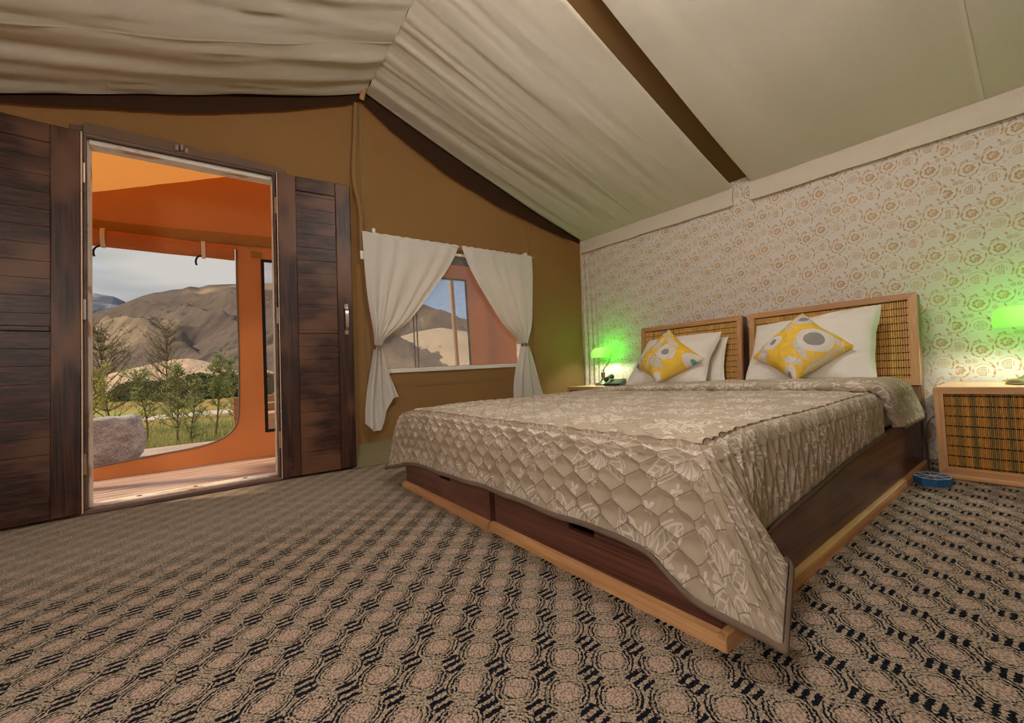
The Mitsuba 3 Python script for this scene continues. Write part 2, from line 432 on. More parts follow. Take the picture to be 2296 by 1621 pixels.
DK = ((0.016, 0.007, 0.0062), (0.058, 0.022, 0.015), (0.125, 0.056, 0.032))
mat('door_wood_up', None, 0.45, 0.30, fn=streaks(2, 60, *DK, along=2.0), bump=lambda p, n, uv: fbm(p.x * 90, p.y * 90, p.z * 6, 3), bscale=0.0006)
mat('door_wood_across', None, 0.45, 0.30, fn=streaks(0, 60, *DK, along=2.0), bump=lambda p, n, uv: fbm(p.x * 6, p.y * 90, p.z * 90, 3), bscale=0.0006)
mat('door_edge_wood', (0.62, 0.47, 0.36), 0.6)
mat('jamb_paint', None, 0.55, fn=lambda p, n, uv: mix((0.66, 0.61, 0.55), (0.42, 0.24, 0.18), smoothstep(0.56, 0.72, fbm(p.x * 9, p.y * 30, p.z * 9, 3))))
mat('frame_dark', None, 0.5, 0.4, fn=streaks(0, 40, (0.045, 0.026, 0.022), (0.10, 0.058, 0.048), (0.13, 0.075, 0.06)))
mat('header_wood', (0.125, 0.075, 0.05), 0.7)
MH = ((0.055, 0.019, 0.014), (0.110, 0.040, 0.029), (0.135, 0.054, 0.040))
mat('mahogany_y', None, 0.32, 0.45, fn=streaks(1, 55, *MH, along=1.0))
mat('mahogany_x', None, 0.32, 0.45, fn=streaks(0, 55, *MH, along=1.0))
PN = ((0.40, 0.20, 0.085), (0.54, 0.30, 0.14), (0.36, 0.18, 0.08))
mat('pine_y', None, 0.5, 0.4, fn=streaks(1, 45, *PN, along=1.5))
mat('pine_x', None, 0.5, 0.4, fn=streaks(0, 45, *PN, along=1.5))
mat('pine_z', None, 0.5, 0.4, fn=streaks(2, 45, *PN, along=1.5))
mat('rough_wood', None, 0.8, fn=streaks(1, 30, (0.22, 0.13, 0.07), (0.33, 0.21, 0.12), (0.12, 0.07, 0.04), along=3.0))
mat('table_top', (0.46, 0.27, 0.17), 0.35, 0.5)
mat('dark_void', (0.03, 0.018, 0.015), 0.6)
scene['bamboo'] = {'type': 'twosided', 'bsdf': {'type': 'principled', 'base_color': {'type': 'mesh_attribute', 'name': 'vertex_color'}, 'roughness': 0.45, 'specular': 0.4}}
mat('thread', (0.022, 0.011, 0.006), 0.8)


def canvas_col(p, n, uv):
    w = noise(p.x * 420, p.y * 420, p.z * 420)
    b = fbm(p.x * 2.2, p.y * 2.2, p.z * 2.2, 3)
    return mi.Color3f(0.250, 0.148, 0.062) * (0.86 + 0.14 * w + 0.14 * b)


thin('canvas', None, 0.60, fn=canvas_col)
thin('canvas_seam', (0.215, 0.13, 0.06), 0.12)
thin('roof_canvas', (0.16, 0.085, 0.035), 0.04)
thin('valance_cloth', (0.040, 0.020, 0.012), 0.02)
thin('porch_canvas', None, 0.62, fn=lambda p, n, uv: mi.Color3f(0.66, 0.245, 0.09) * (0.90 + 0.10 * noise(p.x * 300, p.y * 300, p.z * 300)))
thin('porch_roof_canvas', (0.86, 0.40, 0.11), 0.75)
thin('porch_band', (0.42, 0.22, 0.08), 0.3)
thin('sod_cloth', (0.19, 0.155, 0.09), 0.2)
thin('drape', None, 0.35, fn=lambda p, n, uv: mi.Color3f(0.73, 0.645, 0.545) * (0.95 + 0.07 * noise(p.x * 350, p.y * 350, p.z * 350)))
thin('drape_seam', (0.72, 0.65, 0.56), 0.2)
thin('curtain', (0.84, 0.82, 0.78), 0.8)
mat('tie_cloth', (0.16, 0.12, 0.08), 0.85)
mat('white_plastic', (0.72, 0.70, 0.66), 0.4, 0.5)
mat('mesh_thread', (0.50, 0.47, 0.45), 0.85)
mat('black_tape', (0.012, 0.010, 0.012), 0.6)
mat('zip', (0.20, 0.17, 0.15), 0.5)
mat('linen', (0.78, 0.745, 0.70), 0.9)
mat('brass', (0.50, 0.43, 0.29), 0.28, 0.5, metal=1.0)
mat('steel', (0.72, 0.66, 0.62), 0.25, 0.5, metal=1.0)
mat('black_plastic', (0.018, 0.020, 0.020), 0.3, 0.5)
mat('grey_plastic', (0.45, 0.45, 0.43), 0.4, 0.5)
mat('blue_plastic', (0.012, 0.095, 0.24), 0.4, 0.5)
mat('spoke_paint', (0.42, 0.45, 0.50), 0.5)
scene['green_glass'] = {'type': 'principledthin', 'base_color': {'type': 'rgb', 'value': [0.014, 0.42, 0.008]}, 'roughness': 0.25, 'diff_trans': 0.9, 'spec_trans': 0.0, 'eta': 1.5}
mat('deck_wood', None, 0.42, 0.45, fn=streaks(0, 50, (0.34, 0.25, 0.22), (0.58, 0.47, 0.43), (0.44, 0.33, 0.29), along=1.5))
mat('bench_wood', None, 0.6, 0.3, fn=streaks(0, 40, (0.30, 0.15, 0.08), (0.42, 0.23, 0.12), (0.25, 0.12, 0.07)))
mat('pale_wood', (0.62, 0.45, 0.27), 0.6)
mat('fur', None, 0.95, fn=lambda p, n, uv: mix((0.30, 0.32, 0.345), (0.78, 0.81, 0.85), smoothstep(0.25, 0.75, 0.45 * fbm(p.x * 12, p.y * 12, p.z * 22, 3) + 0.55 * fbm(p.x * 90, p.y * 90, p.z * 60, 3))), bump=lambda p, n, uv: fbm(p.x * 90, p.y * 90, p.z * 60, 3), bscale=0.016)
mat('pouf_cloth', (0.36, 0.40, 0.42), 0.9)
mat('bark', (0.26, 0.20, 0.12), 0.9)
mat('twig', (0.19, 0.15, 0.10), 0.9)
thin('leaf_green', (0.30, 0.345, 0.165), 0.8)
thin('leaf_olive', (0.20, 0.19, 0.115), 0.6)
thin('leaf_yellow', (0.46, 0.45, 0.15), 0.9)
thin('leaf_dark', (0.13, 0.155, 0.08), 0.5)
thin('grass_blade', (0.37, 0.37, 0.16), 0.8)
mat('meadow', None, 0.95, fn=lambda p, n, uv: mix(mix((0.21, 0.24, 0.075), (0.38, 0.37, 0.14), fbm(p.x * 0.25, p.y * 0.6, 1.0, 4)), (0.33, 0.24, 0.10), smoothstep(0.50, 0.62, fbm(p.x * 0.12 + 4, p.y * 0.35, 2.0, 3))))
mat('concrete', (0.60, 0.57, 0.54), 0.9)


def rock(a, b, c):
    def fn(p, n, uv):
        g = fbm(p.x * 0.02, p.y * 0.01, p.z * 0.03, 5)
        s = smoothstep(0.50, 0.66, fbm(p.x * 0.009 + 7, p.y * 0.006, p.z * 0.012, 4))
        return mix(mix(a, b, g), c, s * 0.8)
    return fn


mat('mountain_rock', None, 0.95, fn=rock((0.120, 0.100, 0.095), (0.190, 0.160, 0.145), (0.35, 0.28, 0.21)))  # pale third colour paints sunlit patches onto the rock
mat('scree', None, 0.95, fn=rock((0.44, 0.335, 0.25), (0.60, 0.47, 0.36), (0.36, 0.29, 0.235)))  # pale tone stands in for sunshine on the scree
mat('sunlit_hill', None, 0.95, fn=rock((0.60, 0.50, 0.38), (0.72, 0.61, 0.48), (0.55, 0.46, 0.38)))  # sun on the hill put into its pale tan colour
mat('far_rock', None, 0.95, fn=lambda p, n, uv: mix((0.16, 0.19, 0.255), (0.66, 0.68, 0.72), smoothstep(0.60, 0.80, fbm(p.x * 0.004, p.y * 0.004, p.z * 0.012, 4) + (p.z - 560.0) * 0.0016)))  # bluish base paints in the haze of distance
scene['fill_paper'] = {'type': 'twosided', 'bsdf': {'type': 'diffuse', 'reflectance': {'type': 'rgb', 'value': [0.8, 0.78, 0.72]}}}

# ------------------------------------------------------------------ the room
YG = 3.18          # gable wall plane
RX, RZ = 1.03, 2.855
SL = 0.356


def Xw(y, z):      # patterned wall, a little out of square
    return 3.298 + 0.037 * z + 0.0234 * (3.18 - y)


P = np.zeros((2, 2, 3))
P[0, 0], P[1, 0], P[0, 1], P[1, 1] = (-1.5, -2.1, 0), (3.5, -2.1, 0), (-1.5, 3.30, 0), (3.5, 3.30, 0)
m = grid(P)
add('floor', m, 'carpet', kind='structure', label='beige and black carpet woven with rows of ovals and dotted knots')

# gable wall with the door and the window cut out
gable = Polygon([(-1.45, 0.0), (3.40, 0.0), (3.40, 2.07), (RX, 2.925), (-1.45, 2.05)])
gable = gable.difference(Polygon([(-0.60, -0.1), (0.385, -0.1), (0.425, 2.105), (-0.555, 2.105)])).difference(sbox(1.06, 0.715, 2.50, 1.70))
# fold the canvas into a fine net so that it can hang in soft wrinkles
def net_polygon(poly, step):
    x0, z0, x1, z1 = poly.bounds
    parts = []
    for a in np.arange(x0, x1, step):
        for b in np.arange(z0, z1, step):
            c = poly.intersection(sbox(a, b, a + step, b + step))
            for g in getattr(c, 'geoms', [c]):
                if g.geom_type == 'Polygon' and g.area > 1e-7:
                    v, f = trimesh.creation.triangulate_polygon(g, engine='earcut')
                    parts.append(trimesh.Trimesh(np.c_[v[:, 0], np.zeros(len(v)), v[:, 1]], f, process=False))
    m = trimesh.util.concatenate(parts)
    m.merge_vertices(digits_vertex=5)
    return m


def wrinkle(x, z):
    a = (nz(np.stack([x * 3.0 + z * 1.6, z * 1.1 - x * 0.5, 0 * x], -1), 3, 5) - 0.5) * 0.022
    a += (nz(np.stack([x * 9.0, z * 0.8, 0 * x], -1), 3, 8) - 0.5) * 0.010
    return a


m = net_polygon(gable, 0.08)
m.vertices[:, 1] = YG + wrinkle(m.vertices[:, 0], m.vertices[:, 2])
add('wall_gable', m, 'canvas', smooth=True, kind='structure', label='ochre canvas gable wall around the door and the window')
sx = np.linspace(0.945, 3.36, 60)
# strips sewn on the canvas: seam by the door leaf, belt below the window, upright seam
def strip(pts, w, y, axis):
    pts = np.asarray(pts, float)
    Q = np.zeros((len(pts), 2, 3))
    for k, s in enumerate((-0.5, 0.5)):
        Q[:, k, 0] = pts[:, 0] + (w * s if axis == 'x' else 0)
        Q[:, k, 2] = pts[:, 1] + (w * s if axis == 'z' else 0)
    Q[..., 1] = y + wrinkle(Q[..., 0], Q[..., 2])
    return grid(Q)


zz = np.linspace(0.15, 2.75, 40)
add('wall_gable__seam', strip(np.c_[0.965 + 0.03 * zz / 2, zz], 0.035, YG - 0.006, 'x'), 'canvas_seam', smooth=True)
add('wall_gable__seam', strip(np.c_[2.63 + 0 * zz[:32], np.linspace(0.15, 2.2, 32)], 0.012, YG - 0.006, 'x'), 'canvas_seam', smooth=True)
add('wall_gable__seam', strip(np.c_[np.linspace(1.0, 2.6, 40), np.full(40, 0.575)], 0.03, YG - 0.006, 'z'), 'canvas_seam', smooth=True)
# sod cloth along the foot of the wall
xs = np.linspace(0.80, 3.36, 80)
Q = np.zeros((80, 7, 3))
for k, t in enumerate(np.linspace(0, 1, 7)):
    Q[:, k, 0] = xs
    Q[:, k, 2] = 0.155 * (1 - t) + 0.003
    Q[:, k, 1] = YG - 0.012 - 0.085 * t ** 1.5 + 0.02 * (nz(np.stack([xs * 5, xs * 0 + t * 2, xs * 0], -1), 3, 4) - 0.5)
add('wall_gable__sod_cloth', grid(Q), 'sod_cloth', smooth=True, label='olive ground flap at the foot of the wall')

# patterned wall on the right: cloth hung in slight folds
ys = np.r_[np.linspace(-2.1, 2.6, 110), np.linspace(2.62, 3.19, 60)]
zs = np.linspace(0.0, 2.06, 60)
Y, Z = np.meshgrid(ys, zs, indexing='ij')
fold = 0.012 * (nz(np.stack([Y * 5, Z * 0.9, 0 * Y], -1), 3, 21) - 0.5)
near = np.clip((Y - 2.75) / 0.35, 0, 1)
fold += near * 0.010 * np.sin(Y * 95 + 1.6 * np.sin(Z * 2.0) + 0.6 * Y * 0) * (0.35 + 0.65 * np.clip((1.3 - Z) / 0.8, 0, 1))
fold += 0.010 * np.exp(-((Y - 0.60) / 0.25) ** 2) * (nz(np.stack([Y * 9, Z * 6, 0 * Y], -1), 3, 22) - 0.5)
Pw = np.stack([Xw(Y, Z) + fold, Y, Z], -1)
m = grid(Pw, flip=True)
add('wall_right', m, 'wall_cloth', smooth=True, uv=np.c_[Y.ravel(), Z.ravel()], kind='structure', label='pale wall cloth printed with golden peonies, scrolls and roundels')
# walls out of sight behind and to the left of the camera
Q = np.array([[[-1.45, -2.1, 0], [-1.45, 3.2, 0]], [[-1.45, -2.1, 2.1], [-1.45, 3.2, 2.1]]], float)
add('wall_left', grid(Q), 'canvas', kind='structure', label='ochre canvas wall on the left')
rear = Polygon([(-1.45, 0.0), (3.46, 0.0), (3.46, 2.07), (RX, 2.925), (-1.45, 2.05)])
v, f = trimesh.creation.triangulate_polygon(rear, engine='earcut')
add('wall_rear', trimesh.Trimesh(np.c_[v[:, 0], np.full(len(v), -2.1), v[:, 1]], f, process=False), 'canvas', kind='structure', label='ochre canvas wall behind the viewpoint')

# outer roof canvas
ROOF = lambda x: 2.945 - 0.355 * np.abs(x - RX)
Q = np.zeros((3, 2, 3))
for i, x in enumerate((-1.60, RX, 3.60)):
    Q[i, :, 0], Q[i, :, 2] = x, ROOF(x)
    Q[i, 0, 1], Q[i, 1, 1] = -2.2, 3.25
add('ceiling', grid(Q), 'roof_canvas', kind='structure', label='dark brown roof canvas seen through the gap between the drapes')


# ------------------------------------------------------------------ ceiling drapes
def drape(side, y0, y1, seed, amp, sag, name, label, seams=(), flap=True):
    n, mm = 150, 150
    x_end = 3.385 if side > 0 else -1.40
    t = np.linspace(0, 1, n)
    y = np.linspace(y0, y1, mm)
    Tt, Yy = np.meshgrid(t, y, indexing='ij')
    xe = (Xw(Yy, 2.0) - 0.012) if side > 0 else np.full_like(Yy, x_end)
    X = RX + (xe - RX) * Tt
    run = np.abs(X - RX)
    Zc = RZ - 0.352 * run - 0.012 * (3.18 - Yy) * Tt
    Zc -= sag * 4 * Tt * (1 - Tt) * (1.0 if side < 0 else 1.0)
    env = np.sin(np.pi * np.clip(Tt, 0, 1)) ** 0.6 * 0.92 + 0.08
    a = nz(np.stack([Tt * 1.3 + 0.35 * Yy * (1 if side < 0 else -0.4), Yy * (6.8 if side < 0 else 4.2) + Tt * (2.2 if side < 0 else 0.9), 0 * Yy], -1), 3, seed) - 0.5
    b = nz(np.stack([Tt * 1.0, Yy * 16 + Tt * 2.0, 0 * Yy], -1), 2, seed + 5) - 0.5
    c = nz(np.stack([Tt * 1.2, Yy * 45 + Tt * 3.0, 0 * Yy], -1), 2, seed + 9) - 0.5
    gather = np.exp(-Tt / 0.35)
    Zc += env * amp * a + 0.35 * amp * b * (env * 0.5 + gather) + 0.004 * c * (0.25 + gather)
    edge = np.minimum(np.abs(Yy - y0), np.abs(Yy - y1))
    Zc += 0.006 * np.exp(-edge / 0.01)
    key = add(name, grid(np.stack([X, Yy, Zc], -1), flip=side < 0), 'drape', smooth=True, label=label, cat='ceiling drape')
    for sy in seams:
        j = np.argmin(np.abs(y - sy))
        w = 0.016
        S = np.stack([np.stack([X[:, j], Yy[:, j] - w / 2, Zc[:, j] - 0.003], -1), np.stack([X[:, j], Yy[:, j] + w / 2, Zc[:, j] - 0.003], -1)], 1)
        add(key + '__seam', grid(S, flip=side < 0), 'drape_seam', smooth=True)
    if flap:
        yy = y
        xe1 = Xw(yy, 2.0) - 0.014
        ztop = Zc[-1]
        Q = np.zeros((mm, 10, 3))
        wav = nz(np.stack([yy * 3.0, 0 * yy, 0 * yy], -1), 3, seed + 2) - 0.5
        for k, s in enumerate(np.linspace(0, 1, 10)):
            Q[:, k, 1] = yy
            Q[:, k, 2] = ztop - s * (0.142 + 0.02 * wav)
            Q[:, k, 0] = Xw(yy, Q[:, k, 2]) - 0.018 - 0.022 * np.sin(s * 2.6) * (0.8 + 1.2 * wav) - 0.006 * s
        add(key + '__hem_flap', grid(Q, flip=False), 'drape', smooth=True, label='loose hem hanging over the patterned wall')
    return key


drape(1, 1.515, 3.135, 31, 0.050, 0.022, 'ceiling_drape', 'right ceiling drape of cream cloth between the gable wall and the dark gap', seams=(2.98, 2.35), flap=True)
drape(1, -2.05, 1.385, 47, 0.050, 0.022, 'ceiling_drape', 'right ceiling drape of cream cloth nearer the viewer, beyond the dark gap', seams=(0.22,), flap=True)
drape(-1, -2.05, 3.125, 77, 0.110, 0.055, 'ceiling_drape', 'left ceiling drape of cream cloth, deeply rippled above the doors', seams=(2.55,), flap=False)

# dark roof flap hanging in front of the top of the gable wall
def valance(xs, lo, seed):
    xs = np.asarray(xs, float)
    x = np.linspace(xs[0], xs[-1], 70)
    zl = np.interp(x, xs, lo) + 0.012 * (nz(np.stack([x * 6, 0 * x, 0 * x], -1), 3, seed) - 0.5)
    zt = ROOF(x) - 0.01
    Q = np.zeros((70, 12, 3))
    for k, t in enumerate(np.linspace(0, 1, 12)):
        Q[:, k, 0] = x
        Q[:, k, 2] = zt + (zl - zt) * t
        Q[:, k, 1] = YG - 0.022 - 0.012 * t + 0.016 * (nz(np.stack([x * 4 + t, x * 1.5 - t * 2, 0 * x], -1), 3, seed + 1) - 0.5)
    return grid(Q)


add('roof_flap', valance([-1.42, -0.83, -0.11, 0.5, 0.91, 1.0], [1.93, 2.145, 2.325, 2.55, 2.735, 2.79], 3), 'valance_cloth', smooth=True, label='dark brown roof flap along the gable, left of the ridge pole', cat='canvas flap')
add('roof_flap', valance([1.0, 1.25, 1.73, 2.2, 2.73, 3.1, 3.34], [2.79, 2.62, 2.385, 2.23, 2.105, 2.035, 2.005], 13), 'valance_cloth', smooth=True, label='dark brown roof flap along the gable, right of the ridge pole', cat='canvas flap')
# ridge pole
k = add('ridge_pole', tube([[RX - 0.02, -2.05, RZ + 0.055], [RX - 0.02, 3.02, RZ + 0.055], [RX - 0.022, 3.09, RZ + 0.0], [RX - 0.030, 3.128, RZ - 0.062]], 0.020, 16), 'pine_y', smooth=40, label='round wooden ridge pole poking out below the peak of the drapes', cat='pole')
# cord with a white switch plug
cp = spline([[0.955, 3.135, 2.76], [0.945, 3.13, 2.60], [0.925, 3.125, 2.36], [0.915, 3.125, 2.15], [0.945, 3.12, 1.96], [0.948, 3.115, 1.80], [0.945, 3.115, 1.62]], 60)
side = np.array([0.013, 0, 0])
Q = np.stack([cp - side, cp - [0, 0.006, 0], cp + side], 1)
add('hanging_strap', grid(Q), 'canvas_seam', smooth=True, label='thin canvas strap with a white tag, hanging from the ridge between door and curtain', cat='strap')
add('hanging_strap__tag', bx((0.930, 3.108, 1.545), (0.957, 3.122, 1.610), 0.003), 'white_plastic', label='small white plastic tag')

# ------------------------------------------------------------------ door frame and door leaves (slightly out of plumb)
G = lambda m: xform(m, np.array([[1, 0, 0.0203, 0], [0, 1, 0, 0], [0, 0, 1, 0], [0, 0, 0, 1.0]]))
XL, XR, ZT = -0.5715, 0.3545, 2.085
fr = 'trim_1'
add(fr, G(bx((XL - 0.05, 3.150, 0.0), (XL + 0.004, 3.24, ZT), 0.003)), 'frame_dark', kind='structure', label='dark wooden door frame with whitewashed inner faces')
def lip(path, r=0.011):
    return G(tube(path, r, 8))
add(fr + '__jamb', G(bx((XR - 0.004, 3.150, 0.0), (XR + 0.05, 3.24, ZT), 0.003)), 'frame_dark')
add(fr + '__head', G(bx((XL - 0.05, 3.166, ZT - 0.004), (XR + 0.05, 3.24, ZT + 0.042), 0.003)), 'frame_dark')
add(fr + '__sill', G(bx((XL - 0.05, 3.128, 0.0), (XR + 0.05, 3.24, 0.024), 0.006)), 'frame_dark')
add(fr + '__sill_ledge', G(bx((XL + 0.01, 3.20, 0.0), (XR - 0.008, 3.30, 0.034), 0.004)), 'jamb_paint', label='worn pale ledge of the sill')
add(fr + '__lip', lip([[XL + 0.008, 3.148, 0.03], [XL + 0.008, 3.148, ZT - 0.012]]), 'frame_dark', smooth=True)
add(fr + '__lip', lip([[XR - 0.008, 3.148, 0.03], [XR - 0.008, 3.148, ZT - 0.012]]), 'frame_dark', smooth=True)
add(fr + '__lip', lip([[XL + 0.008, 3.148, ZT - 0.014], [XR - 0.008, 3.148, ZT - 0.014]], 0.013), 'frame_dark', smooth=True)
add(fr + '__inner_face', G(bx((XL + 0.003, 3.172, 0.03), (XL + 0.020, 3.262, ZT - 0.01), 0.003)), 'jamb_paint', label='whitewashed inner face')
add(fr + '__inner_face', G(bx((XR - 0.018, 3.172, 0.03), (XR - 0.003, 3.262, ZT - 0.01), 0.003)), 'jamb_paint', label='whitewashed inner face')
add(fr + '__inner_face', G(bx((XL + 0.02, 3.172, ZT - 0.048), (XR - 0.018, 3.262, ZT - 0.018), 0.003)), 'jamb_paint', label='whitewashed inner face')
for x in (-0.36, -0.10, 0.16):
    add(fr + '__screw', G(lathe([(0.0, 0.0352), (0.012, 0.0352), (0.013, 0.0342)], 12, (x, 3.255, 0))), 'black_tape')
Q = np.zeros((40, 2, 3))
xs = np.linspace(XL + 0.006, XR + 0.06, 40)
Q[:, 0] = np.c_[xs, np.full(40, 3.146), np.full(40, ZT - 0.002)]
Q[:, 1] = np.c_[xs, np.full(40, 3.152), ZT + 0.062 - 0.03 * np.clip((xs - 0.05) / 0.4, 0, 1) - 0.018 * np.exp(-((xs + 0.02) / 0.09) ** 2)]
add(fr + '__header_board', G(grid(Q)), 'header_wood', label='brown header board under the canvas edge')
add('door_latch', G(bx((-0.176, 3.132, ZT + 0.004), (-0.156, 3.148, ZT + 0.040), 0.002)), 'steel', label='small steel latch keep above the middle of the doorway', cat='latch')
add('door_latch__keep', G(bx((-0.152, 3.120, ZT + 0.006), (-0.134, 3.148, ZT + 0.046), 0.004)), 'steel')
add('door_latch__plate', G(bx((-0.130, 3.138, ZT + 0.004), (-0.112, 3.148, ZT + 0.034), 0.002)), 'steel')


def door_leaf(name, hinge_x, sgn, ang, label):
    """sgn +1: extends to the right of its hinge."""
    W, H, th, z0 = 0.466, 2.055, 0.036, 0.016
    d = np.array([sgn * math.cos(ang), -math.sin(ang), 0.0])
    nrm = np.array([-math.sin(ang) * sgn, -math.cos(ang), 0.0])    # towards the room
    o = np.array([hinge_x, 3.146, z0])
    M = frame(o, d, nrm, [0, 0, 1])
    S = np.array([[1, 0, 0.0203, 0], [0, 1, 0, 0], [0, 0, 1, 0], [0, 0, 0, 1.0]])
    pl = lambda a, b, bev=0.003: xform(bx(a, b, bev), S @ M)
    s1, s2 = 0.112, 0.362
    add(name, pl((0.001, 0.004, 0), (s1, th, H), 0.004), 'door_wood_up', kind='structure', label=label)
    add(name + '__stile', pl((s2, 0.0, 0), (W, th, H), 0.006), 'door_wood_up')
    add(name + '__rail', pl((s1, 0.003, H - 0.100), (s2, th - 0.001, H), 0.004), 'door_wood_across')
    add(name + '__rail', pl((s1, 0.003, 0), (s2, th - 0.001, 0.118), 0.004), 'door_wood_across')
    add(name + '__rail', pl((s1, 0.003, 0.962), (s2, th - 0.003, 0.990), 0.004), 'door_wood_across')
    zz = [0.118] + [0.150 + 0.0905 * k for k in range(9)] + [0.962]
    zz2 = [0.990] + [1.055 + 0.0905 * k * (1 if k < 20 else 1) for k in range(10)] + [H - 0.100]
    if sgn > 0:
        zz2 = [0.990, 1.165, 1.295] + [1.385 + 0.0905 * k for k in range(7)] + [H - 0.100]
    for Z in (zz, zz2):
        for a, b in zip(Z[:-1], Z[1:]):
            if b - a > 0.012:
                add(name + '__plank', pl((s1 - 0.002, 0.010, a + 0.0004), (s2 + 0.002, th - 0.010 + 0.0004 * math.sin(a * 40), b - 0.0004), 0.0009), 'door_wood_across')
    add(name + '__edge_strip', pl((-0.004, 0.0, 0.0), (0.0012, th + 0.001, H), 0.0008), 'door_edge_wood', label='raw pale edge')
    for z in (0.255, 1.085, 1.835):
        add(name + '__hinge', xform(cat([tube([[-0.010, th * 0.5, z - 0.055], [-0.010, th * 0.5, z + 0.055]], 0.006, 8), bx((-0.012, 0.006, z - 0.055), (0.0, 0.012, z + 0.055), 0.001)]), S @ M), 'steel', label='steel butt hinge')
    hu = W - 0.045
    arc = [[hu, th + 0.001, 0.985], [hu, th + 0.022, 1.0], [hu, th + 0.030, 1.045], [hu, th + 0.030, 1.085], [hu, th + 0.022, 1.13], [hu, th + 0.001, 1.145]]
    pth = spline(arc, 16)
    Q = np.zeros((16, 2, 3))
    Q[:, 0], Q[:, 1] = pth - [0.011, 0, 0], pth + [0.011, 0, 0]
    g = grid(Q)
    g2 = g.copy()
    g2.vertices[:, 1] -= 0.002
    add(name + '__handle', xform(cat([g, g2, bx((hu - 0.013, th, 0.955), (hu + 0.013, th + 0.003, 0.985), 0.001), bx((hu - 0.013, th, 1.145), (hu + 0.013, th + 0.003, 1.175), 0.001)]), S @ M), 'steel', label='steel pull handle')
    for z in (0.235, 0.262, 0.19):
        add(name + '__peg', xform(lathe([(0, 0.0), (0.006, 0.0), (0.007, -0.002)], 8), S @ M @ frame([0.062, th + 0.0012, z - 0.13], [1, 0, 0], [0, 0, 1], [0, 1, 0])), 'black_tape')


door_leaf('door_1', XL - 0.002, -1, 0.10, 'dark stained plank door leaf folded back left of the doorway')
door_leaf('door_2', XR + 0.008, 1, 0.10, 'dark stained plank door leaf folded back between doorway and curtain')

# ------------------------------------------------------------------ window behind the curtains
wn = 'window_1'
add(wn, bx((1.02, YG - 0.016, 0.676), (2.54, YG - 0.003, 0.712), 0.004), 'white_plastic', kind='structure', label='screened tent window behind the tied curtains, with a white sill strip')
add(wn + '__head_strip', bx((1.02, YG - 0.014, 1.685), (2.54, YG - 0.003, 1.712), 0.004), 'white_plastic')
Q = np.zeros((40, 3, 3))
xs = np.linspace(1.05, 2.52, 40)
for k, z in enumerate((1.69, 1.655, 1.618)):
    Q[:, k] = np.c_[xs, np.full(40, YG + 0.02), z - 0.015 * (k == 2) * nz(np.c_[xs * 9, xs * 0, xs * 0], 2, 3)]
add(wn + '__rolled_flap', grid(Q), 'black_tape', smooth=True, label='dark flap edge under the head of the window')


def screen(x0, x1, z0, z1, y, pitch, w):
    n1, n2 = int((x1 - x0) / pitch), int((z1 - z0) / pitch)
    v, f = [], []
    for i in range(n1):
        x = x0 + (i + 0.5) * pitch
        v += [[x - w / 2, y, z0], [x + w / 2, y, z0], [x + w / 2, y, z1], [x - w / 2, y, z1]]
    for i in range(n2):
        z = z0 + (i + 0.5) * pitch
        v += [[x0, y + 0.0004, z - w / 2], [x1, y + 0.0004, z - w / 2], [x1, y + 0.0004, z + w / 2], [x0, y + 0.0004, z + w / 2]]
    q = np.arange(len(v)).reshape(-1, 4)
    return trimesh.Trimesh(np.array(v), np.vstack([q[:, [0, 1, 2]], q[:, [0, 2, 3]]]), process=False)


add(wn + '__screen', screen(1.05, 2.51, 0.70, 1.70, YG + 0.008, 0.0022, 0.00042), 'mesh_thread', kind='stuff', label='fine insect screen')

# curtain rod with hooks
add('curtain_rod', tube([[0.955, 3.10, 1.742], [2.625, 3.10, 1.752]], 0.009, 10), 'pine_x', smooth=40, label='thin wooden curtain rod above the window, on two clear hooks', cat='curtain rod')
for x in (1.045, 2.545):
    add('curtain_rod__hook', cat([bx((x - 0.012, 3.12, 1.735), (x + 0.012, 3.165, 1.80), 0.002), bx((x - 0.012, 3.085, 1.728), (x + 0.012, 3.13, 1.738), 0.002)]), 'white_plastic', label='pale plastic hook')


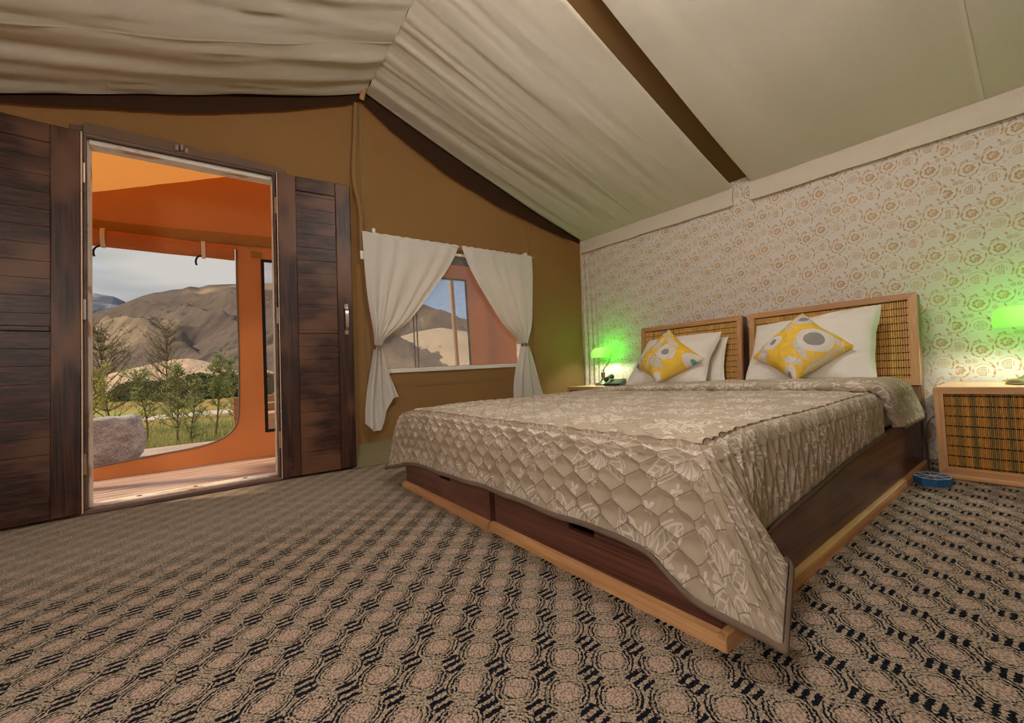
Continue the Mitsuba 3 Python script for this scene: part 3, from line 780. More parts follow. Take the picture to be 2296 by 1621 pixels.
def curtain(left, right, tie, tail_l, tail_r, tail_bot, nf, seed, label):
    """left/right: outline from the rod to the tie as (x, z); tail outlines from the tie down."""
    n, mm = 70, 110
    s = np.linspace(0, 1, mm)
    L, R = spline(left, n), spline(right, n)
    Q = np.zeros((n, mm, 3))
    for i in range(n):
        t = i / (n - 1)
        p = L[i][None] * (1 - s[:, None]) + R[i][None] * s[:, None]
        amp = 0.006 + 0.020 * t ** 1.5
        ph = s * nf * 2 * np.pi + seed
        fold = amp * np.sin(ph + 0.8 * np.sin(ph * 0.37 + seed)) + 0.010 * (nz(np.stack([s * 6, 0 * s + t * 2.0, 0 * s], -1), 3, seed) - 0.5)
        Q[i, :, 0], Q[i, :, 2] = p[:, 0], p[:, 1]
        Q[i, :, 1] = 3.085 + fold - 0.012 * math.sin(math.pi * t) + 0.012 * t
        if i == 0:
            Q[i, :, 1] = 3.095
    up = grid(Q)
    n2 = 45
    L, R = spline(tail_l, n2), spline(tail_r, n2)
    Q2 = np.zeros((n2, mm, 3))
    for i in range(n2):
        t = i / (n2 - 1)
        p = L[i][None] * (1 - s[:, None]) + R[i][None] * s[:, None]
        ph = s * nf * 1.2 * np.pi + seed
        amp = 0.020 * (1 - t) ** 0.7 + 0.016
        Q2[i, :, 0] = p[:, 0]
        Q2[i, :, 2] = p[:, 1] + t * np.interp(s, np.linspace(0, 1, len(tail_bot)), tail_bot)
        Q2[i, :, 1] = 3.095 + amp * np.sin(ph)
    key = add('curtain', cat([up, grid(Q2)]), 'curtain', smooth=True, label=label, cat='curtain')
    # hem sleeve round the rod
    x0, x1 = left[0][0], right[0][0]
    z0, z1 = left[0][1], right[0][1]
    add(key + '__sleeve', tube([[x0 + (x1 - x0) * t, 3.10, z0 + (z1 - z0) * t + 0.003 * math.sin(t * 60)] for t in np.linspace(0, 1, 24)], 0.015 + 0.001 * np.sin(np.linspace(0, 60, 24)), 10, False), 'curtain', smooth=True)
    tx, tz, tw = tie
    w = np.linspace(0, 2 * np.pi, 24)
    ring = np.stack([np.c_[tx + tw * np.cos(w), 3.10 + 0.032 * np.sin(w), tz + dz - 0.006 * np.cos(w)] for dz in (-0.016, 0.0, 0.016)], 1)
    add(key + '__tie_band', grid(ring), 'tie_cloth', smooth=True, label='dark brown tie band')
    return key


curtain([(0.945, 1.742), (0.951, 1.474), (0.974, 1.174), (1.003, 0.96), (1.005, 0.872)],
        [(1.765, 1.745), (1.635, 1.52), (1.452, 1.288), (1.211, 1.030), (1.060, 0.905), (1.048, 0.872)],
        (1.027, 0.872, 0.030), [(1.003, 0.872), (0.975, 0.74), (0.930, 0.52), (0.910, 0.312)], [(1.050, 0.872), (1.085, 0.76), (1.13, 0.62), (1.175, 0.49)], [0.0, -0.10, -0.135, -0.04, 0.03, 0.0], 5, 2.0,
        'left white curtain tied back, its tail hanging beside the dark door leaf')
curtain([(1.800, 1.747), (1.889, 1.53), (2.063, 1.265), (2.248, 1.045), (2.405, 0.905), (2.420, 0.872)],
        [(2.582, 1.750), (2.578, 1.50), (2.561, 1.28), (2.515, 1.02), (2.472, 0.92), (2.466, 0.872)],
        (2.443, 0.885, 0.034), [(2.415, 0.872), (2.36, 0.74), (2.30, 0.56), (2.278, 0.38), (2.27, 0.30)], [(2.472, 0.872), (2.525, 0.76), (2.585, 0.60), (2.655, 0.38), (2.68, 0.30)], [0.0, 0.01, 0.0], 5, 0.6,
        'right white curtain tied back, greenish in the lamp light, its tail behind the bed')

# ------------------------------------------------------------------ beds
XH = 3.135
def bed(y0, xf, label, hb0, hb1, slots):
    y1 = y0 - (0.896 if 'bed' not in scene else 0.9165)
    key = 'bed' if 'bed' not in scene else 'bed_001'
    # foot board with finger slot
    poly = sbox(y1, 0.0, y0, 0.285)
    for a, b, za, zb in slots:
        poly = poly.difference(sbox(min(a, b), za, max(a, b), zb).buffer(0.006))
    foot = extrude(poly, 0.018)
    foot = xform(foot, frame([xf, 0, 0], [0, 1, 0], [0, 0, 1], [1, 0, 0]))
    add(key, foot, 'mahogany_y', label=label, cat='bed')
    for s, y in ((1, y1), (-1, y0)):
        add(key + '__side_board', bx((xf + 0.001, y, 0.0), (XH + 0.03, y + s * 0.018, 0.283), 0.002), 'mahogany_x')
    add(key + '__deck_board', bx((xf + 0.02, y1 + 0.02, 0.245), (XH, y0 - 0.02, 0.262), 0.002), 'rough_wood')
    # rounded plinth strips
    prof = [(0.0, 0.0), (0.020, 0.0), (0.020, 0.020), (0.016, 0.031), (0.008, 0.036), (0.0, 0.037)]
    pf = extrude(Polygon(prof), y0 - y1 + (0.036 if key != 'bed' else 0.020))
    add(key + '__plinth_strip', xform(pf, frame([xf, y1 - (0.018 if key != 'bed' else 0.002), 0], [-1, 0, 0], [0, 0, 1], [0, 1, 0])), 'pine_y', smooth=30, label='varnished pine plinth strip')
    ps = extrude(Polygon(prof), XH - xf + 0.02)
    if key == 'bed':
        add(key + '__plinth_strip', xform(ps, frame([xf - 0.018, y0, 0], [0, 1, 0], [0, 0, 1], [1, 0, 0])), 'pine_x', smooth=30, label='varnished pine plinth strip')
    else:
        add(key + '__plinth_strip', xform(ps, frame([xf - 0.018, y1, 0], [0, -1, 0], [0, 0, 1], [1, 0, 0])), 'pine_x', smooth=30, label='varnished pine plinth strip')
    # headboard, leaning back
    ca, sa = math.cos(0.115), math.sin(0.115)
    w = hb0 - hb1
    M = frame([3.150, hb1, 0.443], [0, 1, 0], [sa, 0, ca], [-ca, 0, sa])    # u along y, v up the board, n to the room
    H = 0.523
    pl = lambda a, b, bev=0.003: xform(bx(a, b, bev), M)
    fw = 0.036
    hx = lambda pts, d0, d1: xform(hexa([[x, y, d] for x, y in pts for d in (d0, d1)]), M)
    add(key + '__headboard_frame', hx([(0, H), (w, H), (w - fw, H - fw), (fw, H - fw)], -0.004, 0.020), 'pine_y')
    add(key + '__headboard_frame', hx([(0, 0), (w, 0), (w - fw, fw + 0.004), (fw, fw + 0.004)], -0.004, 0.020), 'pine_y')
    add(key + '__headboard_frame', hx([(0, 0), (0, H), (fw, H - fw), (fw, fw + 0.004)], -0.004, 0.020), 'pine_z')
    add(key + '__headboard_frame', hx([(w, 0), (w, H), (w - fw, H - fw), (w - fw, fw + 0.004)], -0.004, 0.020), 'pine_z')
    add(key + '__headboard_back', pl((0.001, -0.40, -0.075), (w - 0.001, H - 0.001, -0.005), 0.003), 'mahogany_y', label='dark box back of the headboard')
    add(key + '__headboard_base', pl((0.004, -0.175, -0.004), (w - 0.002, -0.001, 0.012), 0.003), 'rough_wood', label='rough weathered plank below the cane panel')
    vs, fs, cs = [], [], []
    n = int((w - 2 * fw) / 0.0102)
    pit = (w - 2 * fw) / n
    for i in range(n):
        a = fw + i * pit
        x = np.array([a + 0.0004, a + 0.3 * pit, a + 0.7 * pit, a + pit - 0.0004])
        d = np.array([0.001, 0.0058, 0.0058, 0.001]) + rng.uniform(-0.0006, 0.0006)
        b = len(vs)
        c = np.array([0.62, 0.36, 0.115]) * rng.uniform(0.78, 1.10) * np.array([1, rng.uniform(0.9, 1.1), rng.uniform(0.7, 1.2)])
        for z in (fw + 0.004, H - fw):
            for k in range(4):
                vs.append([x[k], z, d[k]])
                cs.append(c)
        for k in range(3):
            fs += [[b + k, b + k + 1, b + 5 + k], [b + k, b + 5 + k, b + 4 + k]]
    sl = xform(trimesh.Trimesh(np.array(vs), np.array(fs), process=False), M)
    add(key + '__cane_slats', sl, 'bamboo', color=np.array(cs), kind='stuff', label='golden cane slats')
    th = []
    z = H - fw - 0.004
    while z > fw + 0.01:
        th.append(bx((fw, z - 0.0014, 0.004), (w - fw, z + 0.0014, 0.0072), 0.0005))
        for q in np.arange(fw + pit, w - fw, pit * 2):
            th.append(bx((q - 0.0028, z - 0.0024, 0.004), (q + 0.0028, z + 0.0024, 0.0078), 0.0005))
        z -= 0.0425
    for q in ([w - fw - 0.085, w - fw - 0.28] if key == 'bed' else []):
        th.append(bx((q - 0.0015, H - fw - 0.05 if q < w - 0.2 else fw, 0.004), (q + 0.0015, H - fw, 0.0074), 0.0005))
    add(key + '__binding_thread', xform(cat(th), M), 'thread', kind='stuff', label='dark binding threads')
    return key


bed(2.332, 0.904, 'bed by the gable wall with a dark wood box and a cane headboard', 2.305, 1.425, [(1.785, 1.885, 0.138, 0.170)])
bed(1.412, 0.914, 'bed nearest the viewer with a dark wood box and a taller-looking cane headboard', 1.372, 0.488, [(0.878, 0.976, 0.136, 0.178)])


def mattress(y0, y1, x0, label):
    from manifold3d import Manifold
    r = 0.035
    s = Manifold.sphere(r, 24)
    pts = [s.translate([x, y, z]) for x in (x0 + r, 3.09 - r) for y in (y1 + r, y0 - r) for z in (0.264 + r, 0.455 - r)]
    mm = Manifold.batch_hull(pts).to_mesh()
    add('mattress', trimesh.Trimesh(mm.vert_properties[:, :3], mm.tri_verts, process=False), 'linen', smooth=40, label=label, cat='mattress', group=None)


mattress(2.31, 1.44, 0.93, 'white mattress of the bed by the gable wall, under the quilt')
mattress(1.39, 0.525, 0.94, 'white mattress of the bed nearest the viewer, bare corner by its headboard')

# ------------------------------------------------------------------ quilt
QX, QY, QR = 0.094, 0.074, 0.037


def stitch(u, v):
    """distance inside the nearest flattened hexagon and the puff height."""
    best = np.full(u.shape, -1.0)
    j0 = np.floor(v / 0.037)
    for dj in (-1, 0, 1, 2):
        j = j0 + dj
        off = np.where(j % 2 == 0, 0.0, QX / 2)
        i = np.round((u - off) / QX)
        du, dv = np.abs(u - off - i * QX), np.abs(v - j * 0.037)
        f = np.minimum(0.047 - du, (0.0295 - dv - 0.468 * du) / 1.104)
        best = np.maximum(best, f)
    return np.clip(best, 0, None)


def puff(u, v, amp=0.0145):
    f = stitch(u, v)
    h = amp * np.sin(np.clip(f / 0.024, 0, 1) * np.pi / 2) ** 0.8
    w = nz(np.stack([u * 60 + v * 14, v * 20 - u * 8, 0 * u], -1), 3, 4) - 0.5
    return h + 0.30 * amp * w * np.clip(f / 0.006, 0.2, 1)


def smooth1(a, k):
    ker = np.hanning(k + 2)[1:-1]
    ker /= ker.sum()
    pad = k // 2
    return np.apply_along_axis(lambda c: np.convolve(np.pad(c, pad, mode='edge'), ker, 'valid')[:len(c)], 0, a)


ZQ = 0.470
QA, QB, QC, QD = 0.895, 2.30, 0.508, 2.338      # top: x from QA to QB, y from QC to QD
st = 0.0062
xs = np.linspace(QA, QB, int((QB - QA) / st))
ys = np.linspace(QC, QD, int((QD - QC) / st))
X, Y = np.meshgrid(xs, ys, indexing='ij')
soft = 0.012 * (nz(np.stack([X * 3, Y * 3, 0 * X], -1), 3, 6) - 0.5)
Zt = ZQ + soft - 0.022 * np.clip((0.30 - (X - QA)) / 0.30, 0, 1) ** 2 * 0.6 - 0.03 * np.clip((Y - 2.0) / 0.34, 0, 1) ** 2
TOP = np.stack([X, Y, Zt], -1)
UVT = np.stack([Y, X], -1)
# outline: right side (head to foot), corner fan, foot, corner fan, left side
nphi = 46
cont, cuv, out, hem = [], [], [], []
zside = lambda x: np.interp(x, [0.9, 1.158, 1.317, 1.447, 1.766, 2.30, 2.479, 2.977], [0.19, 0.200, 0.216, 0.226, 0.257, 0.284, 0.291, 0.299])
for i in range(len(xs) - 1, -1, -1):
    x = xs[i]
    cont.append(TOP[i, 0]); cuv.append(UVT[i, 0]); out.append((0, -1))
    k = np.clip((1.17 - x) / (1.17 - QA), 0, 1) ** 1.6
    hem.append(np.array([x, 0.478, zside(x)]) * (1 - k) + np.array([1.035, 0.395, 0.178]) * k)
tip, f1, r1 = np.array([0.890, 0.362, 0.068]), np.array([0.868, 0.502, 0.092]), np.array([1.035, 0.395, 0.178])
for j in range(1, nphi):
    t = j / nphi
    cont.append(TOP[0, 0]); cuv.append(UVT[0, 0]); out.append((-math.sin(t * math.pi / 2), -math.cos(t * math.pi / 2)))
    hem.append(r1 * (1 - 2 * t) + tip * 2 * t if t < 0.5 else tip * (2 - 2 * t) + f1 * (2 * t - 1))
zfoot = lambda y: np.interp(y, [0.50, 0.546, 0.595, 0.652, 0.734, 0.816, 0.981, 1.402, 1.69, 2.074, 2.2, 2.338], [0.092, 0.099, 0.126, 0.166, 0.180, 0.179, 0.173, 0.180, 0.168, 0.166, 0.150, 0.115])
for j in range(len(ys)):
    cont.append(TOP[0, j]); cuv.append(UVT[0, j]); out.append((-1, 0))
    y = ys[j]
    hem.append(np.array([0.872 + 0.004 * math.sin(y * 23), y + 0.03 * np.clip((y - 2.1) / 0.24, 0, 1), zfoot(y)]))
lt, lf, lr = np.array([0.858, 2.545, 0.078]), np.array([0.865, 2.368, 0.115]), np.array([1.0, 2.50, 0.16])
for j in range(1, nphi):
    t = j / nphi
    cont.append(TOP[0, -1]); cuv.append(UVT[0, -1]); out.append((-math.cos(t * math.pi / 2), math.sin(t * math.pi / 2)))
    hem.append(lf * (1 - 2 * t) + lt * 2 * t if t < 0.5 else lt * (2 - 2 * t) + lr * (2 * t - 1))
for i in range(len(xs)):
    x = xs[i]
    cont.append(TOP[i, -1]); cuv.append(UVT[i, -1]); out.append((0, 1))
    k = np.clip((1.2 - x) / (1.2 - QA), 0, 1) ** 1.6
    hem.append(np.array([x, 2.372, 0.21 + 0.03 * (x - 0.9)]) * (1 - k) + lr * k)
cont, cuv, out = np.array(cont), np.array(cuv), np.array(out, float)
hem = np.array(hem)
HEM0 = hem.copy()
hem[:, 2] += 0.013
HEM0[:, 2] += 0.006
hem = smooth1(hem, 9)
for k_ in (len(xs) + nphi // 2 - 2, len(xs) + nphi - 1 + len(ys) + nphi // 2 - 2):
    for d_ in range(-4, 5):
        w_ = max(0.0, 1 - abs(d_) / 5.0)
        hem[k_ + d_] = hem[k_ + d_] * (1 - w_) + HEM0[k_ + d_] * w_
tipi = len(xs) + nphi // 2 - 1
nt = 52
tt = np.linspace(0, 1, nt)
o3 = np.c_[out, np.zeros(len(out))]
hz = hem - cont
horiz = hz.copy(); horiz[:, 2] = 0
hl = np.linalg.norm(hz, axis=1)
K1 = cont + o3 * 0.034 * np.array([1, 1, 0]) - [0, 0, 0.006]
K2 = cont + o3 * 0.030 + hz * np.array([0.42, 0.42, 0.50])
SK = np.stack([(1 - t) ** 3 * cont + 3 * (1 - t) ** 2 * t * K1 + 3 * (1 - t) * t ** 2 * K2 + t ** 3 * hem for t in tt], 1)
UVS = np.stack([cuv + np.c_[out[:, 1], out[:, 0]] * (hl * t)[:, None] for t in tt], 1)


def displaced(Pm, UVm, amp, flip):
    m = grid(Pm, flip)
    v, f, n = meshkit.arrays(m, True)
    h = puff(UVm[..., 0].ravel(), UVm[..., 1].ravel(), amp)
    return v, f, n, h


# weld the top and the skirt along the outline, then displace along common normals
allv = np.vstack([TOP.reshape(-1, 3), SK.reshape(-1, 3)])
alluv = np.vstack([UVT.reshape(-1, 2), UVS.reshape(-1, 2)])
ft, fs_ = grid(TOP).faces, grid(SK, flip=True).faces + TOP.shape[0] * TOP.shape[1]
F = np.vstack([ft, fs_])
keyr = np.round(np.c_[allv, alluv], 5)
_, first, inv = np.unique(keyr, axis=0, return_index=True, return_inverse=True)
inv = inv.ravel()
tedge = np.r_[np.zeros(TOP.shape[0] * TOP.shape[1]), np.tile(tt, len(cont))][first]
V, UV, F = allv[first], alluv[first], inv[F]
F = F[(F[:, 0] != F[:, 1]) & (F[:, 1] != F[:, 2]) & (F[:, 0] != F[:, 2])]
qm = trimesh.Trimesh(V, F, process=False)
v_, f_, n_ = meshkit.arrays(qm, True)
if n_[np.argmin(np.abs(V[:, 0] - 1.6) + np.abs(V[:, 1] - 1.4))][2] < 0:
    F = F[:, ::-1]
    qm = trimesh.Trimesh(V, F, process=False)
    v_, f_, n_ = meshkit.arrays(qm, True)
calm = np.where(V[:, 2] > ZQ - 0.05, 0.55, 1.0) * np.where((V[:, 1] < 0.495) & (V[:, 0] < 1.12), 0.6, 1.0) * (1.0 - 0.62 * np.clip((0.62 - V[:, 1]) / 0.08, 0, 1) * np.clip((V[:, 0] - 1.0) / 0.15, 0, 1))
qm = trimesh.Trimesh(V + n_ * (puff(UV[:, 0], UV[:, 1]) * calm * np.clip((1 - tedge) / 0.07, 0.1, 1))[:, None], F, process=False)
add('quilt', qm, 'quilt_cloth', smooth=True, uv=UV, label='quilted taupe bedspread with pale leaf print over both beds', cat='bedspread')
# bound edge
he = smooth1(HEM0, 9) * 1.0
dn = hem - SK[:, -6]
dn /= np.linalg.norm(dn, axis=1, keepdims=True)
e = np.stack([hem - dn * 0.007, hem + dn * 0.004, hem + dn * 0.013, hem + dn * 0.017], 1)
nn = np.cross(np.gradient(hem, axis=0), dn)
nn /= np.linalg.norm(nn, axis=1, keepdims=True) + 1e-9
sg = np.sign(np.sum(nn * (o3 + [0, 0, 0.2]), 1, keepdims=True))
nn = nn * np.where(sg == 0, 1, sg)
puf = np.array([0.0065, 0.0085, 0.0070, 0.001])
ef = np.stack([e[:, k] + nn * puf[k] for k in range(4)], 1)
eb = np.stack([e[:, k] - nn * puf[k] * 0.5 for k in range(3, -1, -1)], 1)
add('quilt__edge_binding', grid(np.concatenate([ef, eb], 1)), 'quilt_edge', smooth=True, label='darker brown edge binding')

# turned-back fold of the quilt near the pillows: a second layer with a rolled front edge, hanging over the right side
def fold_sheet():
    # across: y from left end over the top to the right and down the side;   along: from the back edge over the front roll and under
    path = []                        # (y, z) of the cross direction with the arc length
    ys2 = np.linspace(2.20, 0.520, 300)
    for y in ys2:
        path.append((y, 0.0, 0.0))
    R = 0.035
    for a in np.linspace(0, np.pi / 2, 16)[1:]:
        path.append((0.520 - R * math.sin(a), -(R - R * math.cos(a)), a))
    for d in np.linspace(0, 0.125, 24)[1:]:
        path.append((0.520 - R - d * 0.16, -R - d, np.pi / 2))
    path = np.array(path)
    cy, cz, ca = path.T
    arc = np.r_[0, np.cumsum(np.hypot(np.diff(cy), np.diff(cz)))]
    side_t = np.clip((arc - arc[299]) / (arc[-1] - arc[299]), 0, 1)
    back = np.interp(cy, [0.44, 0.52, 0.9, 1.9, 2.36], [2.78, 2.70, 2.66, 2.56, 2.50]) + 0.20 * side_t
    front = np.interp(cy, [0.44, 0.52, 0.9, 1.9, 2.36], [2.27, 2.25, 2.255, 2.16, 2.13]) + 0.10 * side_t
    thick = 0.040 * (1 - 0.25 * side_t) * np.interp(cy, [0.4, 1.2, 2.2], [1.0, 0.95, 0.70])
    nrm = np.c_[np.zeros(len(cy)), -np.sin(ca), np.cos(ca)]
    base = np.c_[np.zeros(len(cy)), cy, ZQ + 0.006 + cz]
    prof = []
    for s in np.linspace(0, 1, 44):
        prof.append(('top', s))
    for a in np.linspace(0, np.pi, 18)[1:]:
        prof.append(('roll', a))
    prof.append(('under', 0.35))
    rows, uvs = [], []
    vlen, prev = np.zeros(len(cy)), None
    for kind, s in prof:
        if kind == 'top':
            x = back + (front + 0.02 - back) * s
            h = thick * (0.30 + 0.70 * np.clip(s / 0.25, 0, 1) ** 0.6)
        elif kind == 'roll':
            x = front + 0.02 - 0.022 * math.sin(s)
            h = thick * (0.5 + 0.5 * math.cos(s))
        else:
            x = front + 0.05
            h = thick * 0.0
        p = base + nrm * np.asarray(h)[..., None]
        p = p.copy()
        p[:, 0] = x
        p[:, 2] -= 0.03 * np.clip((p[:, 1] - 1.75) / 0.40, 0, 1) ** 1.5 + 0.012 * np.clip((p[:, 1] - 1.2) / 0.9, 0, 1)
        rows.append(p)
        if prev is not None:
            vlen = vlen + np.linalg.norm(p - prev, axis=1)
        prev = p
        uvs.append(np.c_[arc * 1.0 + 0.3, -vlen + 0.11])
    Pm, UVm = np.array(rows), np.array(uvs)
    m = grid(Pm)
    v, f, n = meshkit.arrays(m, True)
    if n[len(cy) * 10 + 150][2] < 0:
        m = grid(Pm, flip=True)
        v, f, n = meshkit.arrays(m, True)
    h = puff(UVm[..., 0].ravel(), UVm[..., 1].ravel(), 0.006)
    wob = 0.010 * (nz(np.c_[v[:, 1] * 7, v[:, 0] * 3, v[:, 2]], 3, 17) - 0.5)
    m.vertices = v + n * (h + wob)[:, None]
    return m, UVm.reshape(-1, 2), Pm


fm, fuv, Pm = fold_sheet()
add('quilt__turned_back_fold', fm, 'quilt_cloth', smooth=True, uv=fuv)
endp = Pm[:44, -1]
seg = np.stack([endp + [0, 0.004, 0.006], endp + [0, -0.006, 0.002], endp + [0, -0.005, -0.014], endp + [0, 0.005, -0.014]], 1)
add('quilt__edge_binding', grid(seg), 'quilt_edge', smooth=True, label='darker brown edge binding')


# ------------------------------------------------------------------ pillows and cushions
def pillow(name, A, B, C, D, thick, bsdf, label, catg, group=None, pinch=0.06, seed=1, crease=0.004, ear=0.05, uvflip=False):
    """A bottom-left, B bottom-right, C top-right, D top-left seen from the room (or the four corners in order)."""
    A, B, C, D = (np.array(p, float) for p in (A, B, C, D))
    n = 64
    lin = np.linspace(-1, 1, n)
    lin = np.sign(lin) * np.abs(lin) ** 0.85
    U, Vv = np.meshgrid(lin, lin, indexing='ij')
    pu = U * (1 - pinch * (1 - np.abs(Vv) ** 1.5)) * 1.0
    pv = Vv * (1 - pinch * (1 - np.abs(U) ** 1.5))
    e1 = nz(np.stack([Vv * 1.6, 0 * U + np.sign(U) * 3, 0 * U], -1), 2, seed + 20) - 0.5
    e2 = nz(np.stack([U * 1.6, 0 * U + np.sign(Vv) * 3 + 9, 0 * U], -1), 2, seed + 30) - 0.5
    pu = pu + 0.05 * e1 * np.abs(U) ** 3
    pv = pv + 0.11 * e2 * np.abs(Vv) ** 3
    a, b = ((pu + 1) / 2)[..., None], ((pv + 1) / 2)[..., None]
    base = A * (1 - a) * (1 - b) + B * a * (1 - b) + C * a * b + D * (1 - a) * b
    nrm = np.cross(B - A, D - A)
    nrm /= np.linalg.norm(nrm)
    if nrm[0] > 0:
        nrm = -nrm
    prof = (np.clip(1 - np.abs(U) ** 2.4, 0, 1) * np.clip(1 - np.abs(Vv) ** 2.4, 0, 1)) ** 0.5
    rad = np.stack([U * 2.1, Vv * 2.1, 0 * U], -1)
    w = nz(rad * 1.3 + seed, 3, seed) - 0.5
    ang = np.arctan2(Vv, U)
    cr = crease * np.sin(ang * 22 + 3 * w) * np.clip(np.hypot(U, Vv) - 0.55, 0, 1) * np.clip(1.15 - np.maximum(abs(U), abs(Vv)), 0, 1)
    w2 = nz(np.stack([U * 3.4 + 2 * Vv, Vv * 5.0 - U, 0 * U], -1), 3, seed + 40) - 0.5
    hgt = thick * 0.5 * prof * (1 + 0.25 * w + 0.16 * w2) + cr
    uv = np.stack([(U + 1) / 2, (Vv + 1) / 2], -1)
    front = base + nrm * (hgt + 0.002 * prof)[..., None]
    back = base - nrm * (hgt * 0.8)[..., None]
    g1, g2 = grid(front), grid(back, flip=True)
    v, f, nn_ = meshkit.arrays(g1, True)
    if nn_[n * n // 2 + n // 2] @ nrm < 0:
        g1, g2 = grid(front, flip=True), grid(back)
    m = trimesh.util.concatenate([g1, g2])
    m = trimesh.Trimesh(m.vertices, m.faces, process=False)
    return add(name, m, bsdf, smooth=True, uv=np.vstack([uv.reshape(-1, 2)] * 2), label=label, cat=catg, group=group)


pillow('pillow', (3.01, 2.20, 0.470), (3.01, 1.49, 0.472), (3.125, 1.500, 0.815), (3.135, 2.13, 0.80), 0.10, 'linen', 'white pillow half hidden behind the front pillow on the far bed', 'pillow', seed=5, pinch=0.05)
pillow('pillow', (2.80, 2.215, 0.470), (2.80, 1.525, 0.470), (3.05, 1.505, 0.852), (3.05, 2.135, 0.835), 0.20, 'linen', 'front white pillow on the far bed, behind the yellow cushion with the green spots', 'pillow', seed=9, pinch=0.06)
pillow('pillow', (2.82, 1.275, 0.470), (2.82, 0.595, 0.470), (3.055, 0.610, 0.905), (3.06, 1.270, 0.862), 0.22, 'linen', 'white pillow with one raised corner against the near headboard', 'pillow', seed=3, pinch=0.065)
pillow('cushion', (2.63, 1.800, 0.500), (2.80, 1.512, 0.650), (2.93, 1.862, 0.905), (2.77, 2.075, 0.615), 0.19, 'cushion_print_a', 'yellow cushion with green spotted flowers on the far bed', 'cushion', seed=4, pinch=0.11)
pillow('cushion', (2.64, 0.915, 0.500), (2.81, 0.683, 0.680), (2.94, 0.950, 0.900), (2.79, 1.198, 0.640), 0.20, 'cushion_print_b', 'yellow cushion with large grey-centred flowers on the near bed', 'cushion', seed=6, pinch=0.11)


# ------------------------------------------------------------------ nightstands
def nightstand(y0, y1, xf, label, group):
    key = 'nightstand' if 'nightstand' not in scene else 'nightstand_001'
    H, xb = 0.451, Xw(y0, 0.3) - 0.035
    add(key, bx((xf + 0.022, y1 + 0.002, 0.028), (xb, y0 - 0.002, H - 0.012), 0.003), 'mahogany_x', label=label, cat='nightstand', group=group)
    add(key + '__top', bx((xf + 0.002, y1, H - 0.016), (xb, y0, H), 0.003), 'table_top', label='plain brown top')
    fw = 0.033
    hx = lambda pts: hexa([[x, y, z] for y, z in pts for x in (xf, xf + 0.021)])
    a, b, c, d = y0, y1, 0.026, H - 0.002
    add(key + '__front_frame', hx([(a, d), (b, d), (b + fw, d - 0.031), (a - fw, d - 0.031)]), 'pine_y')
    add(key + '__front_frame', hx([(a, c), (b, c), (b + fw, c + 0.033), (a - fw, c + 0.033)]), 'pine_y')
    add(key + '__front_frame', hx([(a, c), (a, d), (a - fw, d - 0.031), (a - fw, c + 0.033)]), 'pine_z')
    add(key + '__front_frame', hx([(b, c), (b, d), (b + fw, d - 0.031), (b + fw, c + 0.033)]), 'pine_z')
    add(key + '__plinth_strip', bx((xf - 0.016, y1 - 0.004, 0.0), (xf + 0.02, y0 + 0.004, 0.027), 0.008), 'pine_y')
    vs, fs, cs = [], [], []
    n = int((a - b - 2 * fw) / 0.0058)
    pit = (a - b - 2 * fw) / n
    r2 = np.random.default_rng(12)
    for i in range(n):
        yy = a - fw - i * pit
        g = 0.5 + 0.5 * math.sin(yy * 118) + r2.uniform(-0.35, 0.35)
        c3 = np.array([0.50, 0.235, 0.045]) * (1 - np.clip(g, 0, 1)) + np.array([0.20, 0.135, 0.042]) * np.clip(g, 0, 1)
        c3 = c3 * r2.uniform(0.8, 1.2)
        q = len(vs)
        for z in (c + 0.033, d - 0.031):
            for k, dd in ((0.03, 0.002), (0.3, -0.0018), (0.7, -0.0018), (0.97, 0.002)):
                vs.append([xf + 0.015 + dd, yy - k * pit, z])
                cs.append(c3)
        for k in range(3):
            fs += [[q + k, q + k + 1, q + 5 + k], [q + k, q + 5 + k, q + 4 + k]]
    add(key + '__cane_slats', trimesh.Trimesh(np.array(vs), np.array(fs), process=False), 'bamboo', color=np.array(cs), kind='stuff', label='striped cane slats')
    th = []
    for z in np.arange(d - 0.043, c + 0.035, -0.0485):
        th.append(bx((xf + 0.0115, b + fw, z - 0.0013), (xf + 0.0145, a - fw, z + 0.0013), 0.0004))
        for q in np.arange(b + fw + pit, a - fw, pit * 3):
            th.append(bx((xf + 0.0105, q - 0.003, z - 0.0027), (xf + 0.0145, q + 0.003, z + 0.0027), 0.0005))
    add(key + '__binding_thread', cat(th), 'thread', kind='stuff', label='dark knotted binding threads')


nightstand(0.409, -0.12, 2.90, 'wooden nightstand with a striped cane front, right of the beds', 'nightstands either side of the beds')
nightstand(2.985, 2.46, 2.87, 'wooden nightstand between the far bed and the gable wall', 'nightstands either side of the beds')


